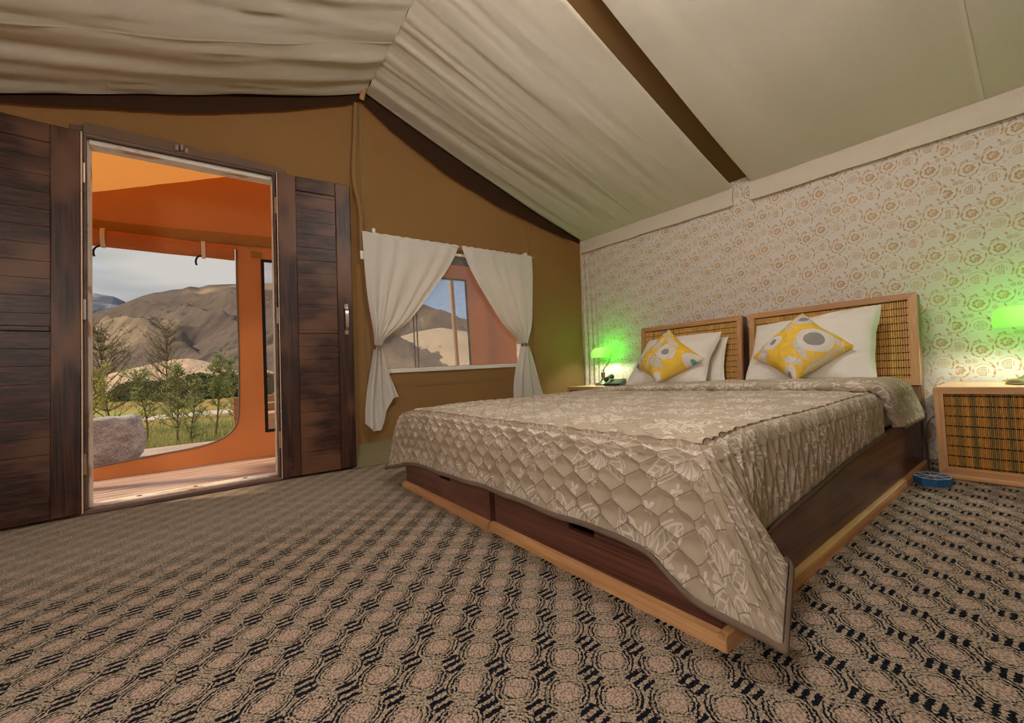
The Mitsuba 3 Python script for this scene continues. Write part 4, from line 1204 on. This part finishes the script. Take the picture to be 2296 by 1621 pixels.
# ------------------------------------------------------------------ banker's lamps
def banker_lamp(x, y, z, flip, label):
    key = 'desk_lamp' if 'desk_lamp' not in scene else 'desk_lamp_001'
    at = np.array([x, y, z])
    base = lathe([(0, 0.0), (0.080, 0.0), (0.086, 0.004), (0.086, 0.010), (0.078, 0.020), (0.070, 0.024), (0.050, 0.026), (0.030, 0.040), (0.020, 0.056), (0.019, 0.060), (0.0, 0.060)], 40, at)
    add(key, base, 'brass', smooth=35, label=label, cat='lamp')
    rib = [(0.017, 0.058)]
    for k in range(12):
        zz = 0.062 + k * 0.0055
        rib += [(0.0195, zz), (0.0195, zz + 0.0032), (0.0172, zz + 0.004), (0.0172, zz + 0.0052)]
    rib += [(0.012, 0.132), (0.010, 0.140), (0.0, 0.142)]
    add(key + '__column', lathe(rib, 24, at), 'brass', smooth=30, label='ribbed brass column')
    L, zc = 0.225, 0.318
    s = flip
    arm = spline([[0, 0, 0.138], [0.0, s * 0.025, 0.17], [0.002, s * 0.068, 0.215], [0.008, s * 0.088, 0.255], [0.012, s * 0.082, 0.290], [0.012, s * 0.070, 0.318]], 30)
    add(key + '__arm', tube(at + arm, 0.0052, 10), 'brass', smooth=True)
    # shade: half tube with rounded ends, open below
    nl, na = 40, 28
    lin = np.linspace(-1, 1, nl)
    Q = np.zeros((nl, na, 3))
    for i, u in enumerate(lin):
        endr = (1 - abs(u) ** 7) ** 0.5
        for j, a in enumerate(np.linspace(-0.10 * np.pi, 1.10 * np.pi, na)):
            r = 0.066 * (0.20 + 0.80 * endr)
            zz = math.sin(a) * (0.078 * (0.25 + 0.75 * endr)) + zc - 0.02
            if zz < zc - 0.038:
                zz = zc - 0.038 - 0.3 * (zc - 0.038 - zz)
            Q[i, j] = [math.cos(a) * r * 0.95, u * L / 2, zz]
    end = []
    sh = grid(Q + at, flip=True)
    caps = []
    for i in (0, nl - 1):
        ring = Q[i] + at
        c = ring.mean(0)
        c[2] = z + zc - 0.012
        vv = np.vstack([ring, c[None]])
        ff = [[k, k + 1, na] for k in range(na - 1)]
        ff = np.array(ff) if i == 0 else np.array(ff)[:, ::-1]
        caps.append(trimesh.Trimesh(vv, ff, process=False))
    shade = trimesh.util.concatenate([sh] + caps)
    shade = trimesh.Trimesh(shade.vertices, shade.faces, process=False)
    shade.merge_vertices(digits_vertex=6)
    v, f, n = meshkit.arrays(shade, True)
    if (n * (v - v.mean(0))).sum() < 0:
        shade.invert()
    add(key + '__shade', shade, 'green_glass', smooth=50, label='glowing green glass shade', emitter={'type': 'area', 'radiance': {'type': 'rgb', 'value': list(GREEN_L)}})
    add(key + '__pin', cat([tube([at + [0, s * (L / 2 - 0.006), zc + 0.01], at + [0, s * (L / 2 + 0.022), zc + 0.012]], 0.0032, 8), lathe([(0, -0.006), (0.006, -0.004), (0.006, 0.004), (0, 0.006)], 10, at + [0, s * (L / 2 + 0.004), zc + 0.010])]), 'brass', smooth=40)
    add(key + '__pin', cat([tube([at + [0, -s * (L / 2 - 0.006), zc + 0.01], at + [0, -s * (L / 2 + 0.016), zc + 0.012]], 0.0032, 8), lathe([(0, -0.006), (0.006, -0.004), (0.006, 0.004), (0, 0.006)], 10, at + [0, -s * (L / 2 + 0.004), zc + 0.010])]), 'brass', smooth=40)
    bulb = tube([at + [0, -0.07, zc + 0.002], at + [0, 0.07, zc + 0.002]], 0.013, 14)
    add(key + '__bulb', bulb, 'white_plastic', smooth=40, emitter={'type': 'area', 'radiance': {'type': 'rgb', 'value': list(BULB_L)}})
    return key


banker_lamp(3.13, 0.105, 0.451, -1, 'brass desk lamp with a green glass shade on the right nightstand, cut by the frame')
banker_lamp(3.16, 2.765, 0.451, -1, 'brass desk lamp with a green glass shade beside the telephone')

# telephone on the far nightstand
tm = frame([3.10, 2.575, 0.451], [0.30, -0.954, 0], [0.954, 0.30, 0], [0, 0, 1])     # x to the right along the wall, y to the wall
tp = lambda m: xform(m, tm)
body = hexa([(-0.085, -0.09, 0.004), (0.085, -0.09, 0.004), (0.085, 0.09, 0.004), (-0.085, 0.09, 0.004), (-0.08, -0.086, 0.022), (0.08, -0.086, 0.022), (0.08, 0.086, 0.058), (-0.08, 0.086, 0.058)])
body = trimesh.Trimesh(np.array(body.vertices), body.faces)
add('telephone', tp(body), 'black_plastic', label='black desk telephone on the far nightstand', cat='telephone')
hs = spline([[-0.055, -0.085, 0.050], [-0.055, -0.06, 0.066], [-0.055, 0.0, 0.080], [-0.055, 0.06, 0.084], [-0.055, 0.088, 0.076]], 20)
add('telephone__handset', tp(tube(hs, np.interp(np.linspace(0, 1, 20), [0, 0.15, 0.3, 0.7, 0.85, 1], [0.018, 0.024, 0.015, 0.015, 0.024, 0.018]), 12)), 'black_plastic', smooth=True)
for i in range(3):
    for j in range(4):
        u, w = 0.0 + i * 0.022, -0.05 + j * 0.024
        zt = 0.022 + (w + 0.086) * 0.036 / 0.172
        add('telephone__key', tp(bx((u - 0.007, w - 0.007, zt - 0.001), (u + 0.007, w + 0.007, zt + 0.006), 0.002)), 'grey_plastic')
add('telephone__display', tp(bx((-0.01, 0.05, 0.050), (0.055, 0.078, 0.060), 0.002)), 'grey_plastic')

# blue octagonal device and its cord
w8 = np.arange(8) * np.pi / 4 + np.pi / 8
oc = Polygon(np.c_[2.762 + 0.083 * np.cos(w8), 0.413 + 0.068 * np.sin(w8)])
add('blue_box', xform(extrude(oc, 0.034), frame([0, 0, 0.002], [1, 0, 0], [0, 1, 0], [0, 0, 1])), 'blue_plastic', label='flat blue octagonal plastic box with white spokes on the carpet by the nightstand', cat='plastic box')
sp = []
c0 = np.array([2.762, 0.413])
pts = np.c_[2.762 + 0.083 * np.cos(w8), 0.413 + 0.068 * np.sin(w8)]
for k in range(8):
    a, b = pts[k] * 0.98 + c0 * 0.02, pts[(k + 1) % 8] * 0.98 + c0 * 0.02
    sp.append(tube([[*a, 0.0362], [*b, 0.0362]], 0.0022, 6))
    sp.append(tube([[*c0, 0.0362], [*a, 0.0362]], 0.0020, 6))
sp.append(lathe([(0, 0.0395), (0.014, 0.0395), (0.016, 0.036)], 16, (2.762, 0.413, 0)))
add('blue_box__spokes', cat(sp), 'spoke_paint', label='raised white spokes and rim')
cd = spline([[2.835, 0.433, 0.030], [2.87, 0.44, 0.06], [2.93, 0.452, 0.15], [3.02, 0.460, 0.235], [3.12, 0.452, 0.27], [3.26, 0.44, 0.25], [3.335, 0.43, 0.17]], 50)
add('power_cord', tube(cd, 0.0028, 6), 'black_plastic', smooth=True, label='thin black cord rising between bed and nightstand', cat='cord')

# fill lamps added out of view: paper globe on a cord under the ridge, and a standing lamp behind the viewer
gm = trimesh.creation.icosphere(4, 0.17)
gm.apply_translation(FILL_GLOBE)
add('added_globe_lamp', gm, 'fill_paper', smooth=True, label='unseen white paper globe lamp added under the ridge as fill light', cat='lamp', emitter={'type': 'area', 'radiance': {'type': 'rgb', 'value': list(FILL_GLOBE_L)}})
add('added_globe_lamp__cord', tube([[FILL_GLOBE[0], FILL_GLOBE[1], FILL_GLOBE[2] + 0.165], [FILL_GLOBE[0], FILL_GLOBE[1], RZ - 0.05]], 0.004, 6), 'black_plastic')
sx_, sy_, sz_ = FILL_STAND
sm = lathe([(0.15, -0.16), (0.17, -0.10), (0.17, 0.10), (0.15, 0.16), (0.0, 0.16)], 32, (sx_, sy_, sz_))
sm2 = lathe([(0.0, -0.16), (0.15, -0.16)], 32, (sx_, sy_, sz_))
sm = trimesh.util.concatenate([sm, sm2])
v, f, n = meshkit.arrays(sm, False)
add('added_stand_lamp', lathe([(0, 0.0), (0.15, 0.0), (0.15, 0.015), (0.02, 0.03), (0.0, 0.03)], 32, (sx_, sy_, 0)), 'black_plastic', smooth=40, label='unseen standing lamp with a round paper shade, added by the left wall as fill', cat='lamp')
add('added_stand_lamp__pole', tube([[sx_, sy_, 0.02], [sx_, sy_, sz_ - 0.16]], 0.012, 10), 'black_plastic', smooth=40)
add('added_stand_lamp__shade', sm, 'fill_paper', smooth=40, emitter={'type': 'area', 'radiance': {'type': 'rgb', 'value': list(FILL_STAND_L)}})

# ------------------------------------------------------------------ porch
YO = 4.50
# deck boards
pal = []
y = 3.27
dk = np.random.default_rng(3)
i = 0
while y < 6.30:
    k = 'deck' if i == 0 else 'deck__plank'
    m = bx((-3.2, y, -0.058 + dk.uniform(-0.001, 0.001)), (4.2, y + 0.088, -0.030 + dk.uniform(-0.001, 0.001)), 0.003)
    if i == 0:
        add(k, bx((-3.2, 3.27, -0.30), (4.2, 6.30, -0.066), 0.003), 'rough_wood', kind='structure', label='wooden deck outside the door, under the porch canvas and beyond it')
        add('deck__plank', m, 'deck_wood')
    else:
        add(k, m, 'deck_wood')
    y += 0.094
    i += 1
PR = lambda x: 2.90 - 0.385 * np.abs(x - 1.03)
xs = np.array([-1.7, -0.35, 1.03, 2.4, 3.7])
Q = np.zeros((5, 2, 3))
for i, x in enumerate(xs):
    Q[i, :, 0], Q[i, :, 2] = x, PR(x)
    Q[i, 0, 1], Q[i, 1, 1] = 3.21, 5.0
add('ceiling_porch', grid(Q), 'porch_roof_canvas', smooth=False, kind='structure', label='glowing orange canvas roof of the porch')
# outer porch wall with door opening (rounded corner) and window opening
opn = Polygon([(-1.35, 0.05), (-0.75, 0.075), (-0.3, 0.115), (-0.02, 0.150), (0.07, 0.185), (0.135, 0.235), (0.175, 0.30), (0.193, 0.42), (0.205, 0.7), (0.215, 1.3), (0.225, 1.90), (-1.35, 1.90)])
win2 = Polygon([(0.405, 0.205), (2.655, 0.205), (2.635, 1.815), (0.425, 1.815)])
po = Polygon([(-1.7, -0.05), (3.40, -0.05), (3.40, PR(3.40)), (1.03, PR(1.03)), (-1.7, PR(-1.7))]).difference(opn).difference(win2)
m = net_polygon(po, 0.07)
vx, vz = m.vertices[:, 0], m.vertices[:, 2]
m.vertices[:, 1] = YO + 0.05 * (nz(np.c_[vx * 4 - vz * 1.5, vz * 1.3 + vx, 0 * vx], 3, 44) - 0.5) + 0.02 * (nz(np.c_[vx * 9 + vz * 4, vz * 2.0, 0 * vx], 3, 45) - 0.5)
add('wall_porch', m, 'porch_canvas', smooth=True, kind='structure', label='orange canvas outer wall of the porch with a rounded door opening')
oc = spline([(-1.35, 0.05), (-0.75, 0.075), (-0.3, 0.115), (-0.02, 0.150), (0.07, 0.185), (0.135, 0.235), (0.175, 0.30), (0.193, 0.42), (0.205, 0.7), (0.215, 1.3), (0.225, 1.90)], 90)
add('wall_porch__zip', tube(np.c_[oc[:, 0], np.full(90, YO - 0.012), oc[:, 1]], 0.008, 6), 'zip', smooth=True, label='dark zip along the door opening')
wc = np.array([(0.405, 0.205), (2.655, 0.205), (2.635, 1.815), (0.425, 1.815), (0.405, 0.205)])
tp_ = []
for a, b in zip(wc[:-1], wc[1:]):
    d = (b - a) / np.linalg.norm(b - a)
    nn2 = np.array([-d[1], d[0]])
    tp_.append(hexa([[*(a + nn2 * s * 0.013 + d * e)[[0]], y, (a + nn2 * s * 0.013 + d * e)[1]] for s in (-1, 1) for e in (-0.01,) for y in (YO - 0.02, YO - 0.015)] + [[*(b + nn2 * s * 0.013 + d * 0.01)[[0]], y, (b + nn2 * s * 0.013 + d * 0.01)[1]] for s in (-1, 1) for y in (YO - 0.02, YO - 0.015)]))
add('window_2', cat(tp_), 'black_tape', kind='structure', label='screened window in the porch wall, edged with black tape')
add('window_2__screen', screen(0.40, 2.65, 0.21, 1.81, YO, 0.0034, 0.00055), 'mesh_thread', kind='stuff', label='fine insect screen')
for x in (1.915, 1.955):
    add('window_2__zip_tape', bx((x - 0.007, YO - 0.012, 0.21), (x + 0.007, YO - 0.006, 1.81), 0.001), 'black_tape')
# band, rolled door flap with straps and toggles
xs = np.linspace(-1.6, 0.62, 50)
Q = np.zeros((50, 4, 3))
for k, (z, y) in enumerate(((2.03, YO - 0.012), (2.028, YO - 0.03), (1.94, YO - 0.034), (1.925, YO - 0.012))):
    Q[:, k] = np.c_[xs, np.full(50, y), z + 0.012 * np.sin(xs * 3) + 0.01 * xs]
add('wall_porch__belt', grid(Q), 'porch_band', smooth=True, label='brown canvas belt above the opening')
rx = np.linspace(-1.05, 0.205, 60)
ro = []
for a in np.linspace(0, 2 * np.pi, 25):
    rr = 0.066 + 0.006 * (nz(np.c_[rx * 3, np.full(60, math.cos(a)), np.full(60, math.sin(a))], 2, 9) - 0.5) * 2
    ro.append(np.c_[rx, YO - 0.07 - 0.7 * rr * math.cos(a), 1.857 + rr * math.sin(a) - 0.012 * np.sin((rx + 0.7) * 2.2)])
add('rolled_flap', grid(np.array(ro)), 'porch_canvas', smooth=True, label='orange door flap rolled up above the porch opening', cat='canvas flap')
for x in (-0.645, -0.02):
    pth = [[x, YO - 0.072 - 0.055 * math.cos(a), 1.857 + 0.077 * math.sin(a) - 0.012 * math.sin((x + 0.7) * 2.2)] for a in np.linspace(-1.7, 1.5, 16)]
    q = np.array(pth)
    add('rolled_flap__strap', grid(np.stack([q - [0.014, 0, 0], q + [0.014, 0, 0]], 1)), 'drape_seam', smooth=True, label='pale strap')
    t0 = [x - 0.02, YO - 0.09, 1.785]
    add('rolled_flap__toggle', tube(spline([t0, [x - 0.045, YO - 0.10, 1.765], [x - 0.055, YO - 0.10, 1.725], [x - 0.05, YO - 0.10, 1.70]], 10), 0.007, 6), 'black_tape', smooth=True, label='dark toggle cord')
add('wall_porch__patch', bx((0.335, YO - 0.028, 1.835), (0.42, YO - 0.022, 1.895), 0.001), 'porch_band', label='small square patch')
# pale tent pole outside, seen through the window
add('tent_pole', tube([[2.62, 4.72, -0.55], [2.55, 4.72, 2.3]], 0.028, 12), 'pale_wood', smooth=40, label='pale wooden tent pole outside the porch window', cat='pole')

# bean bag on the deck
bb = np.array([-1.02, 5.36, -0.03])
n1, n2 = 60, 96
Q = np.zeros((n1, n2, 3))
prof = np.array([(0.0, 0.0), (0.30, 0.0), (0.42, 0.02), (0.475, 0.09), (0.485, 0.20), (0.475, 0.32), (0.455, 0.405), (0.43, 0.432), (0.33, 0.43), (0.15, 0.405), (0.0, 0.40)])
pr = spline(prof, n1)
w = np.linspace(0, 2 * np.pi, n2)
for i in range(n1):
    Q[i] = np.c_[pr[i, 0] * np.cos(w), pr[i, 0] * np.sin(w), np.full(n2, pr[i, 1])]
d = nz(Q * [5, 5, 9] + 3, 4, 2) - 0.5
d2 = nz(Q * [30, 30, 60] + 3, 3, 5) - 0.5
rad = Q / (np.linalg.norm(Q - [0, 0, 0.2], axis=-1, keepdims=True) + 1e-6)
Q = Q + rad * ((0.055 * d + 0.020 * d2) * np.clip(Q[..., 2] / 0.06, 0, 1))[..., None]
Q[..., 2] = np.maximum(Q[..., 2], 0.0)
cut = 41
add('bean_bag', grid(Q[:cut + 1] + bb, flip=True), 'fur', smooth=True, label='round grey furry bean bag on the outer deck, left of the doorway', cat='bean bag')
add('bean_bag__top_panel', grid(Q[cut:] + bb, flip=True), 'pouf_cloth', smooth=True, label='smooth blue-grey top panel')

# wooden bench on the deck, partly behind the canvas strip
bn = [('bench', bx((0.20, 5.95, 0.42), (1.45, 6.02, 0.50), 0.008), 'bench_wood'), ('bench__back_post', bx((0.20, 5.94, -0.03), (0.30, 6.02, 0.50), 0.008), 'bench_wood'), ('bench__back_post', bx((1.38, 5.94, -0.03), (1.45, 6.02, 0.50), 0.008), 'bench_wood'),
      ('bench__back_slat', bx((0.29, 5.965, 0.27), (1.39, 5.995, 0.40), 0.006), 'bench_wood'), ('bench__seat', bx((0.32, 5.40, 0.26), (1.45, 5.93, 0.31), 0.008), 'pale_wood'),
      ('bench__front_board', bx((0.32, 5.40, 0.0), (1.45, 5.44, 0.25), 0.006), 'pale_wood')]
for k, m, b in bn:
    add(k, m, b, label='brown wooden bench on the deck, half hidden by the orange canvas' if k == 'bench' else None, cat='bench' if k == 'bench' else None)
# ------------------------------------------------------------------ garden
gx = np.linspace(-1, 1, 160)
gx = np.sign(gx) * np.abs(gx) ** 2.2 * 420
gy = 3.0 + np.linspace(0, 1, 160) ** 2.6 * 900
X, Y = np.meshgrid(gx, gy, indexing='ij')
Zg = -0.62 + 0.10 * (nz(np.stack([X * 0.5, Y * 0.5, 0 * X], -1), 3, 70) - 0.5) + 0.004 * np.clip(Y - 30, 0, None)
Zg -= 0.35 * np.clip((7.5 - Y) / 3, 0, 1)
add('ground', grid(np.stack([X, Y, Zg], -1)), 'meadow', smooth=True, kind='structure', label='green and rust-coloured meadow beyond the deck')
pt_ = np.linspace(-14, 14, 60)
Q = np.stack([np.c_[pt_, 22.7 + 0.5 * np.sin(pt_ * 0.3), np.full(60, -0.72)], np.c_[pt_, 23.6 + 0.5 * np.sin(pt_ * 0.3), np.full(60, -0.47)], np.c_[pt_, 23.6 + 0.5 * np.sin(pt_ * 0.3), np.full(60, -0.75)]], 1)
add('garden_kerb', grid(Q[:, ::-1]), 'concrete', label='pale concrete channel crossing the meadow', cat='kerb')
# grass tufts
gr = np.random.default_rng(21)
nb = 26000
by = 6.5 + gr.random(nb) ** 1.6 * 13
bxp = -0.10 * by + gr.uniform(-0.5, 0.55, nb) * by * 0.62 + gr.normal(0, 0.3, nb)
bh = gr.uniform(0.06, 0.30, nb) * np.clip(1.25 - by / 26, 0.4, 1)
dirn = gr.uniform(0, 2 * np.pi, nb)
lean = gr.uniform(0.0, 0.12, nb)
wd = 0.006 + 0.0006 * by
zb = np.full(nb, -0.66)
a = np.c_[bxp - wd * np.cos(dirn), by - wd * np.sin(dirn), zb]
b = np.c_[bxp + wd * np.cos(dirn), by + wd * np.sin(dirn), zb]
c = np.c_[bxp + lean * np.sin(dirn), by + lean * np.cos(dirn), zb + 0.05 + bh]
vv = np.stack([a, b, c], 1).reshape(-1, 3)
add('grass', trimesh.Trimesh(vv, np.arange(3 * nb).reshape(-1, 3), process=False), 'grass_blade', kind='stuff', label='tall rough grass growing beyond the deck')


def tree(name, x, y, h, spread, nbr, nleaf, leaf_len, leaf_mat, wood, seed, label, catg, group=None, trunk=0.02, first=0.2, upward=0.9, z0=-0.68):
    r = np.random.default_rng(seed)
    base = np.array([x, y, z0])
    top = base + [r.normal(0, 0.05 * h), r.normal(0, 0.04 * h), h]
    tr = spline([base, base + (top - base) * 0.35 + r.normal(0, 0.02 * h, 3) * [1, 1, 0], base + (top - base) * 0.7 + r.normal(0, 0.03 * h, 3) * [1, 1, 0], top], 14)
    ms = [tube(tr, np.linspace(trunk, trunk * 0.25, 14), 6)]
    tips = []
    for i in range(nbr):
        t = first + (1 - first) * r.random() ** 0.8
        p = tr[int(t * 13)]
        a = r.uniform(0, 2 * np.pi)
        L = spread * (1.05 - 0.6 * t) * r.uniform(0.5, 1.1)
        d = np.array([math.cos(a), math.sin(a), upward * r.uniform(0.5, 1.4)])
        d /= np.linalg.norm(d)
        q = p + d * L
        mid = p + d * L * 0.5 + [0, 0, -0.05 * L]
        br = spline([p, mid, q + [0, 0, 0.12 * L]], 7)
        ms.append(tube(br, np.linspace(trunk * 0.35, trunk * 0.10, 7), 4, False))
        tips.append(br)
        for _ in range(2):
            k = r.integers(2, 6)
            d2 = d + r.normal(0, 0.5, 3)
            d2 /= np.linalg.norm(d2)
            sb = np.array([br[k], br[k] + d2 * L * 0.22, br[k] + d2 * L * 0.42 + [0, 0, 0.05 * L]])
            ms.append(tube(sb, [trunk * 0.12, trunk * 0.09, trunk * 0.06], 3, False))
            tips.append(spline(sb, 7))
    key = add(name, cat(ms), wood, smooth=True, label=label, cat=catg, group=group)
    T_ = np.array(tips)
    k = r.integers(0, len(T_), nleaf)
    s = np.clip(r.random(nleaf) ** 0.7, 0, 0.999) * 6
    i0 = s.astype(int)
    fr_ = (s - i0)[:, None]
    pos = T_[k, i0] * (1 - fr_) + T_[k, np.minimum(i0 + 1, 6)] * fr_
    d = r.normal(0, 1, (nleaf, 3)) + [0, 0, 0.7]
    d /= np.linalg.norm(d, axis=1, keepdims=True)
    w = np.cross(d, r.normal(0, 1, (nleaf, 3)))
    w /= np.linalg.norm(w, axis=1, keepdims=True)
    ll = leaf_len * r.uniform(0.6, 1.3, nleaf)[:, None]
    v = np.stack([pos, pos + d * ll * 0.5 + w * ll * 0.10, pos + d * ll, pos + d * ll * 0.5 - w * ll * 0.10], 1).reshape(-1, 3)
    q = np.arange(len(v)).reshape(-1, 4)
    add(key + '__foliage', trimesh.Trimesh(v, np.vstack([q[:, [0, 1, 2]], q[:, [0, 2, 3]]]), process=False), leaf_mat, kind='stuff')
    return key


# where a pixel column meets the ground at distance y:  saplings by world position
for (x, y, h, sp, nl, lm, seed, lab) in (
        (-0.66, 12.0, 1.85, 0.55, 620, 'leaf_green', 1, 'young sapling with a straight trunk, left of the three in the doorway'),
        (-0.36, 11.3, 1.45, 0.42, 360, 'leaf_green', 2, 'leaning sapling in the middle of the doorway view'),
        (0.02, 12.6, 2.15, 0.55, 700, 'leaf_green', 3, 'tallest sapling, right of the leaning one'),
        (-1.30, 13.0, 1.70, 0.60, 480, 'leaf_green', 4, 'sapling above the right edge of the bean bag'),
        (0.50, 13.5, 2.05, 0.36, 330, 'leaf_green', 5, 'sapling beside the orange canvas strip'),
        (-1.72, 9.4, 1.75, 0.55, 620, 'leaf_yellow', 6, 'yellow-green leafy shrub behind the bean bag')):
    tree('sapling', x, y, h, sp, 44, int(nl * 1.9), 0.105, lm, 'bark', seed, lab, 'sapling', trunk=0.024)
tree('willow_shrub', -2.35, 17.0, 3.3, 1.5, 130, 3200, 0.09, 'leaf_olive', 'twig', 8, 'thin brown willow shrub before the scree, left in the doorway', 'shrub', trunk=0.028, first=0.08)
tree('willow_shrub', -1.25, 21.5, 4.0, 1.5, 140, 2800, 0.09, 'leaf_olive', 'twig', 9, 'thin brown willow shrub rising before the mountain, right of the other', 'shrub', trunk=0.03, first=0.12)
tree('willow_shrub', -2.75, 12.5, 1.7, 0.9, 70, 1300, 0.10, 'leaf_olive', 'twig', 10, 'low olive shrub at the left door jamb', 'shrub', trunk=0.02, first=0.1)
# dark thicket at the foot of the mountain
hr = np.random.default_rng(33)
BUSH = ['dark bush of the thicket straight beyond the bean bag', 'dark bush of the thicket above the left sapling', 'broad dark bush of the thicket beyond the tallest sapling', 'dark bush of the thicket next to the orange canvas strip', 'dark bush of the thicket at the left door jamb', 'dark bush of the thicket behind the orange canvas strip', 'smaller nearer bush in front of the thicket, between the saplings', 'smaller nearer bush in front of the thicket, left of the saplings', 'smaller nearer bush in front of the thicket, right of the tallest sapling']
for i, (x, y, r_, h_) in enumerate([(-3.4, 62, 3.2, 2.3), (-1.0, 60, 3.4, 2.7), (1.5, 62, 3.2, 2.5), (4.5, 60, 3.2, 2.6), (-6.5, 64, 3.2, 2.2), (7.5, 60, 3.4, 2.6), (0.2, 50, 2.2, 1.9), (-2.6, 52, 2.0, 1.7), (3.2, 51, 2.1, 1.9)]):
    nl = 3400
    d = hr.normal(0, 1, (nl, 3))
    d /= np.linalg.norm(d, axis=1, keepdims=True)
    rad_ = 0.75 + 0.25 * hr.random(nl) + 0.25 * (nz(d * 2.5 + i * 7, 3, i) - 0.5)
    pos = np.array([x, y, -0.4]) + d * rad_[:, None] * [r_, r_ * 0.8, h_]
    pos[:, 2] = np.abs(pos[:, 2] + 0.4) - 0.45
    e1 = hr.normal(0, 1, (nl, 3))
    e1 /= np.linalg.norm(e1, axis=1, keepdims=True)
    e2 = np.cross(e1, d + 1e-3)
    e2 /= np.linalg.norm(e2, axis=1, keepdims=True)
    s = 0.20
    v = np.stack([pos - e1 * s, pos + e2 * s * 0.6, pos + e1 * s, pos - e2 * s * 0.6], 1).reshape(-1, 3)
    q = np.arange(len(v)).reshape(-1, 4)
    add('bush', trimesh.Trimesh(v, np.vstack([q[:, [0, 1, 2]], q[:, [0, 2, 3]]]), process=False), 'leaf_dark', label=BUSH[i], cat='bush')


# ------------------------------------------------------------------ mountains
def ridge_noise(x, y, f, seed, o=4):
    t, a, s = 0, 1.0, 0
    for k in range(o):
        n = meshkit.noise(np.stack([x * f * 2 ** k, y * f * 2 ** k * 0.8, 0 * x + k * 9], -1), seed + k)
        t = t + a * (1 - np.sqrt((2 * n - 1) ** 2 + 0.012))
        s += a
        a *= 0.50
    return t / s


def mountain(name, xs, sky, y0, y1, nx, ny, amp, f, seed, bsdf, label, gul=0.0, back=1.3, pw=1.0):
    x = np.linspace(xs[0], xs[-1], nx)
    t = np.r_[np.linspace(0, 1, ny), np.linspace(1, back, 12)[1:]]
    X, Tt = np.meshgrid(x, t, indexing='ij')
    scale = (y0 + (y1 - y0) * np.minimum(Tt, back)) / y1
    Xw_ = X * (0.35 + 0.65 * scale) if False else X
    Y = y0 + (y1 - y0) * Tt
    S = np.interp(X, xs, sky)
    Zh = S * np.clip(Tt, 0, 1) ** pw * np.where(Tt > 1, 1 - 0.6 * (Tt - 1), 1)
    env = np.clip(Tt * (1 - np.clip(Tt, 0, 1)) * 4, 0, 1)
    g = ridge_noise(X + gul * Y, Y * 0.45, f, seed)
    Zh = Zh + env * amp * (g - 0.62) + env * amp * 0.07 * (nz(np.stack([X * f * 9, Y * f * 9, 0 * X], -1), 3, seed + 50) - 0.5)
    add(name, grid(np.stack([X, Y, Zh - 2.0], -1)), bsdf, smooth=True, label=label, cat='mountain')


mountain('mountain', [-420, -260, -167, -150, -118, -99, -81, -71, -53, -40, -28, -13, 1, 37, 80, 150, 230, 300, 380, 430, 451, 489, 535, 573, 640, 760, 900],
         [60, 95, 133, 144, 163, 174, 182, 184, 190, 192, 198, 197, 203, 208, 212, 220, 226, 222, 205, 195, 189, 171, 154, 139, 116, 90, 60], 330, 1000, 640, 240, 105, 0.0105, 5, 'mountain_rock', 'bare brown mountain with gullied slopes filling the doorway view', gul=0.35, pw=1.3)
mountain('mountain', [-90, -66, -40, -10, 25, 60, 110, 180, 260], [0, 20, 36, 58, 84, 100, 112, 100, 60], 300, 620, 300, 110, 30, 0.018, 15, 'mountain_rock', 'lower spur of the brown mountain running down from the right', gul=-0.4)
mountain('sunlit_scree', [-130, -80, -60, -50, -36, -22, -12, -4, 4, 14, 30, 60, 120], [4, 10.5, 13.5, 16, 20, 23.5, 24, 22, 19, 16.5, 16, 15, 10], 230, 380, 300, 60, 5.0, 0.10, 25, 'scree', 'scree slope at the foot of the mountain, sunlight painted into its pale colour', gul=0.2)
mountain('mountain', [150, 185, 216, 253, 287, 330, 420], [30, 50, 59, 65.5, 61, 50, 30], 260, 500, 120, 50, 5, 0.03, 35, 'sunlit_hill', 'smooth hill seen through the window screen, sunlight painted into its pale colour', gul=0.1)
mountain('mountain', [-1400, -900, -664, -646, -600, -540, -486, -430, -300, 0], [400, 640, 690, 697, 688, 678, 648, 600, 500, 300], 3000, 4000, 260, 60, 160, 0.0035, 45, 'far_rock', 'distant snowy mountain at the left door jamb, blue haze painted into its colour', gul=0.3)
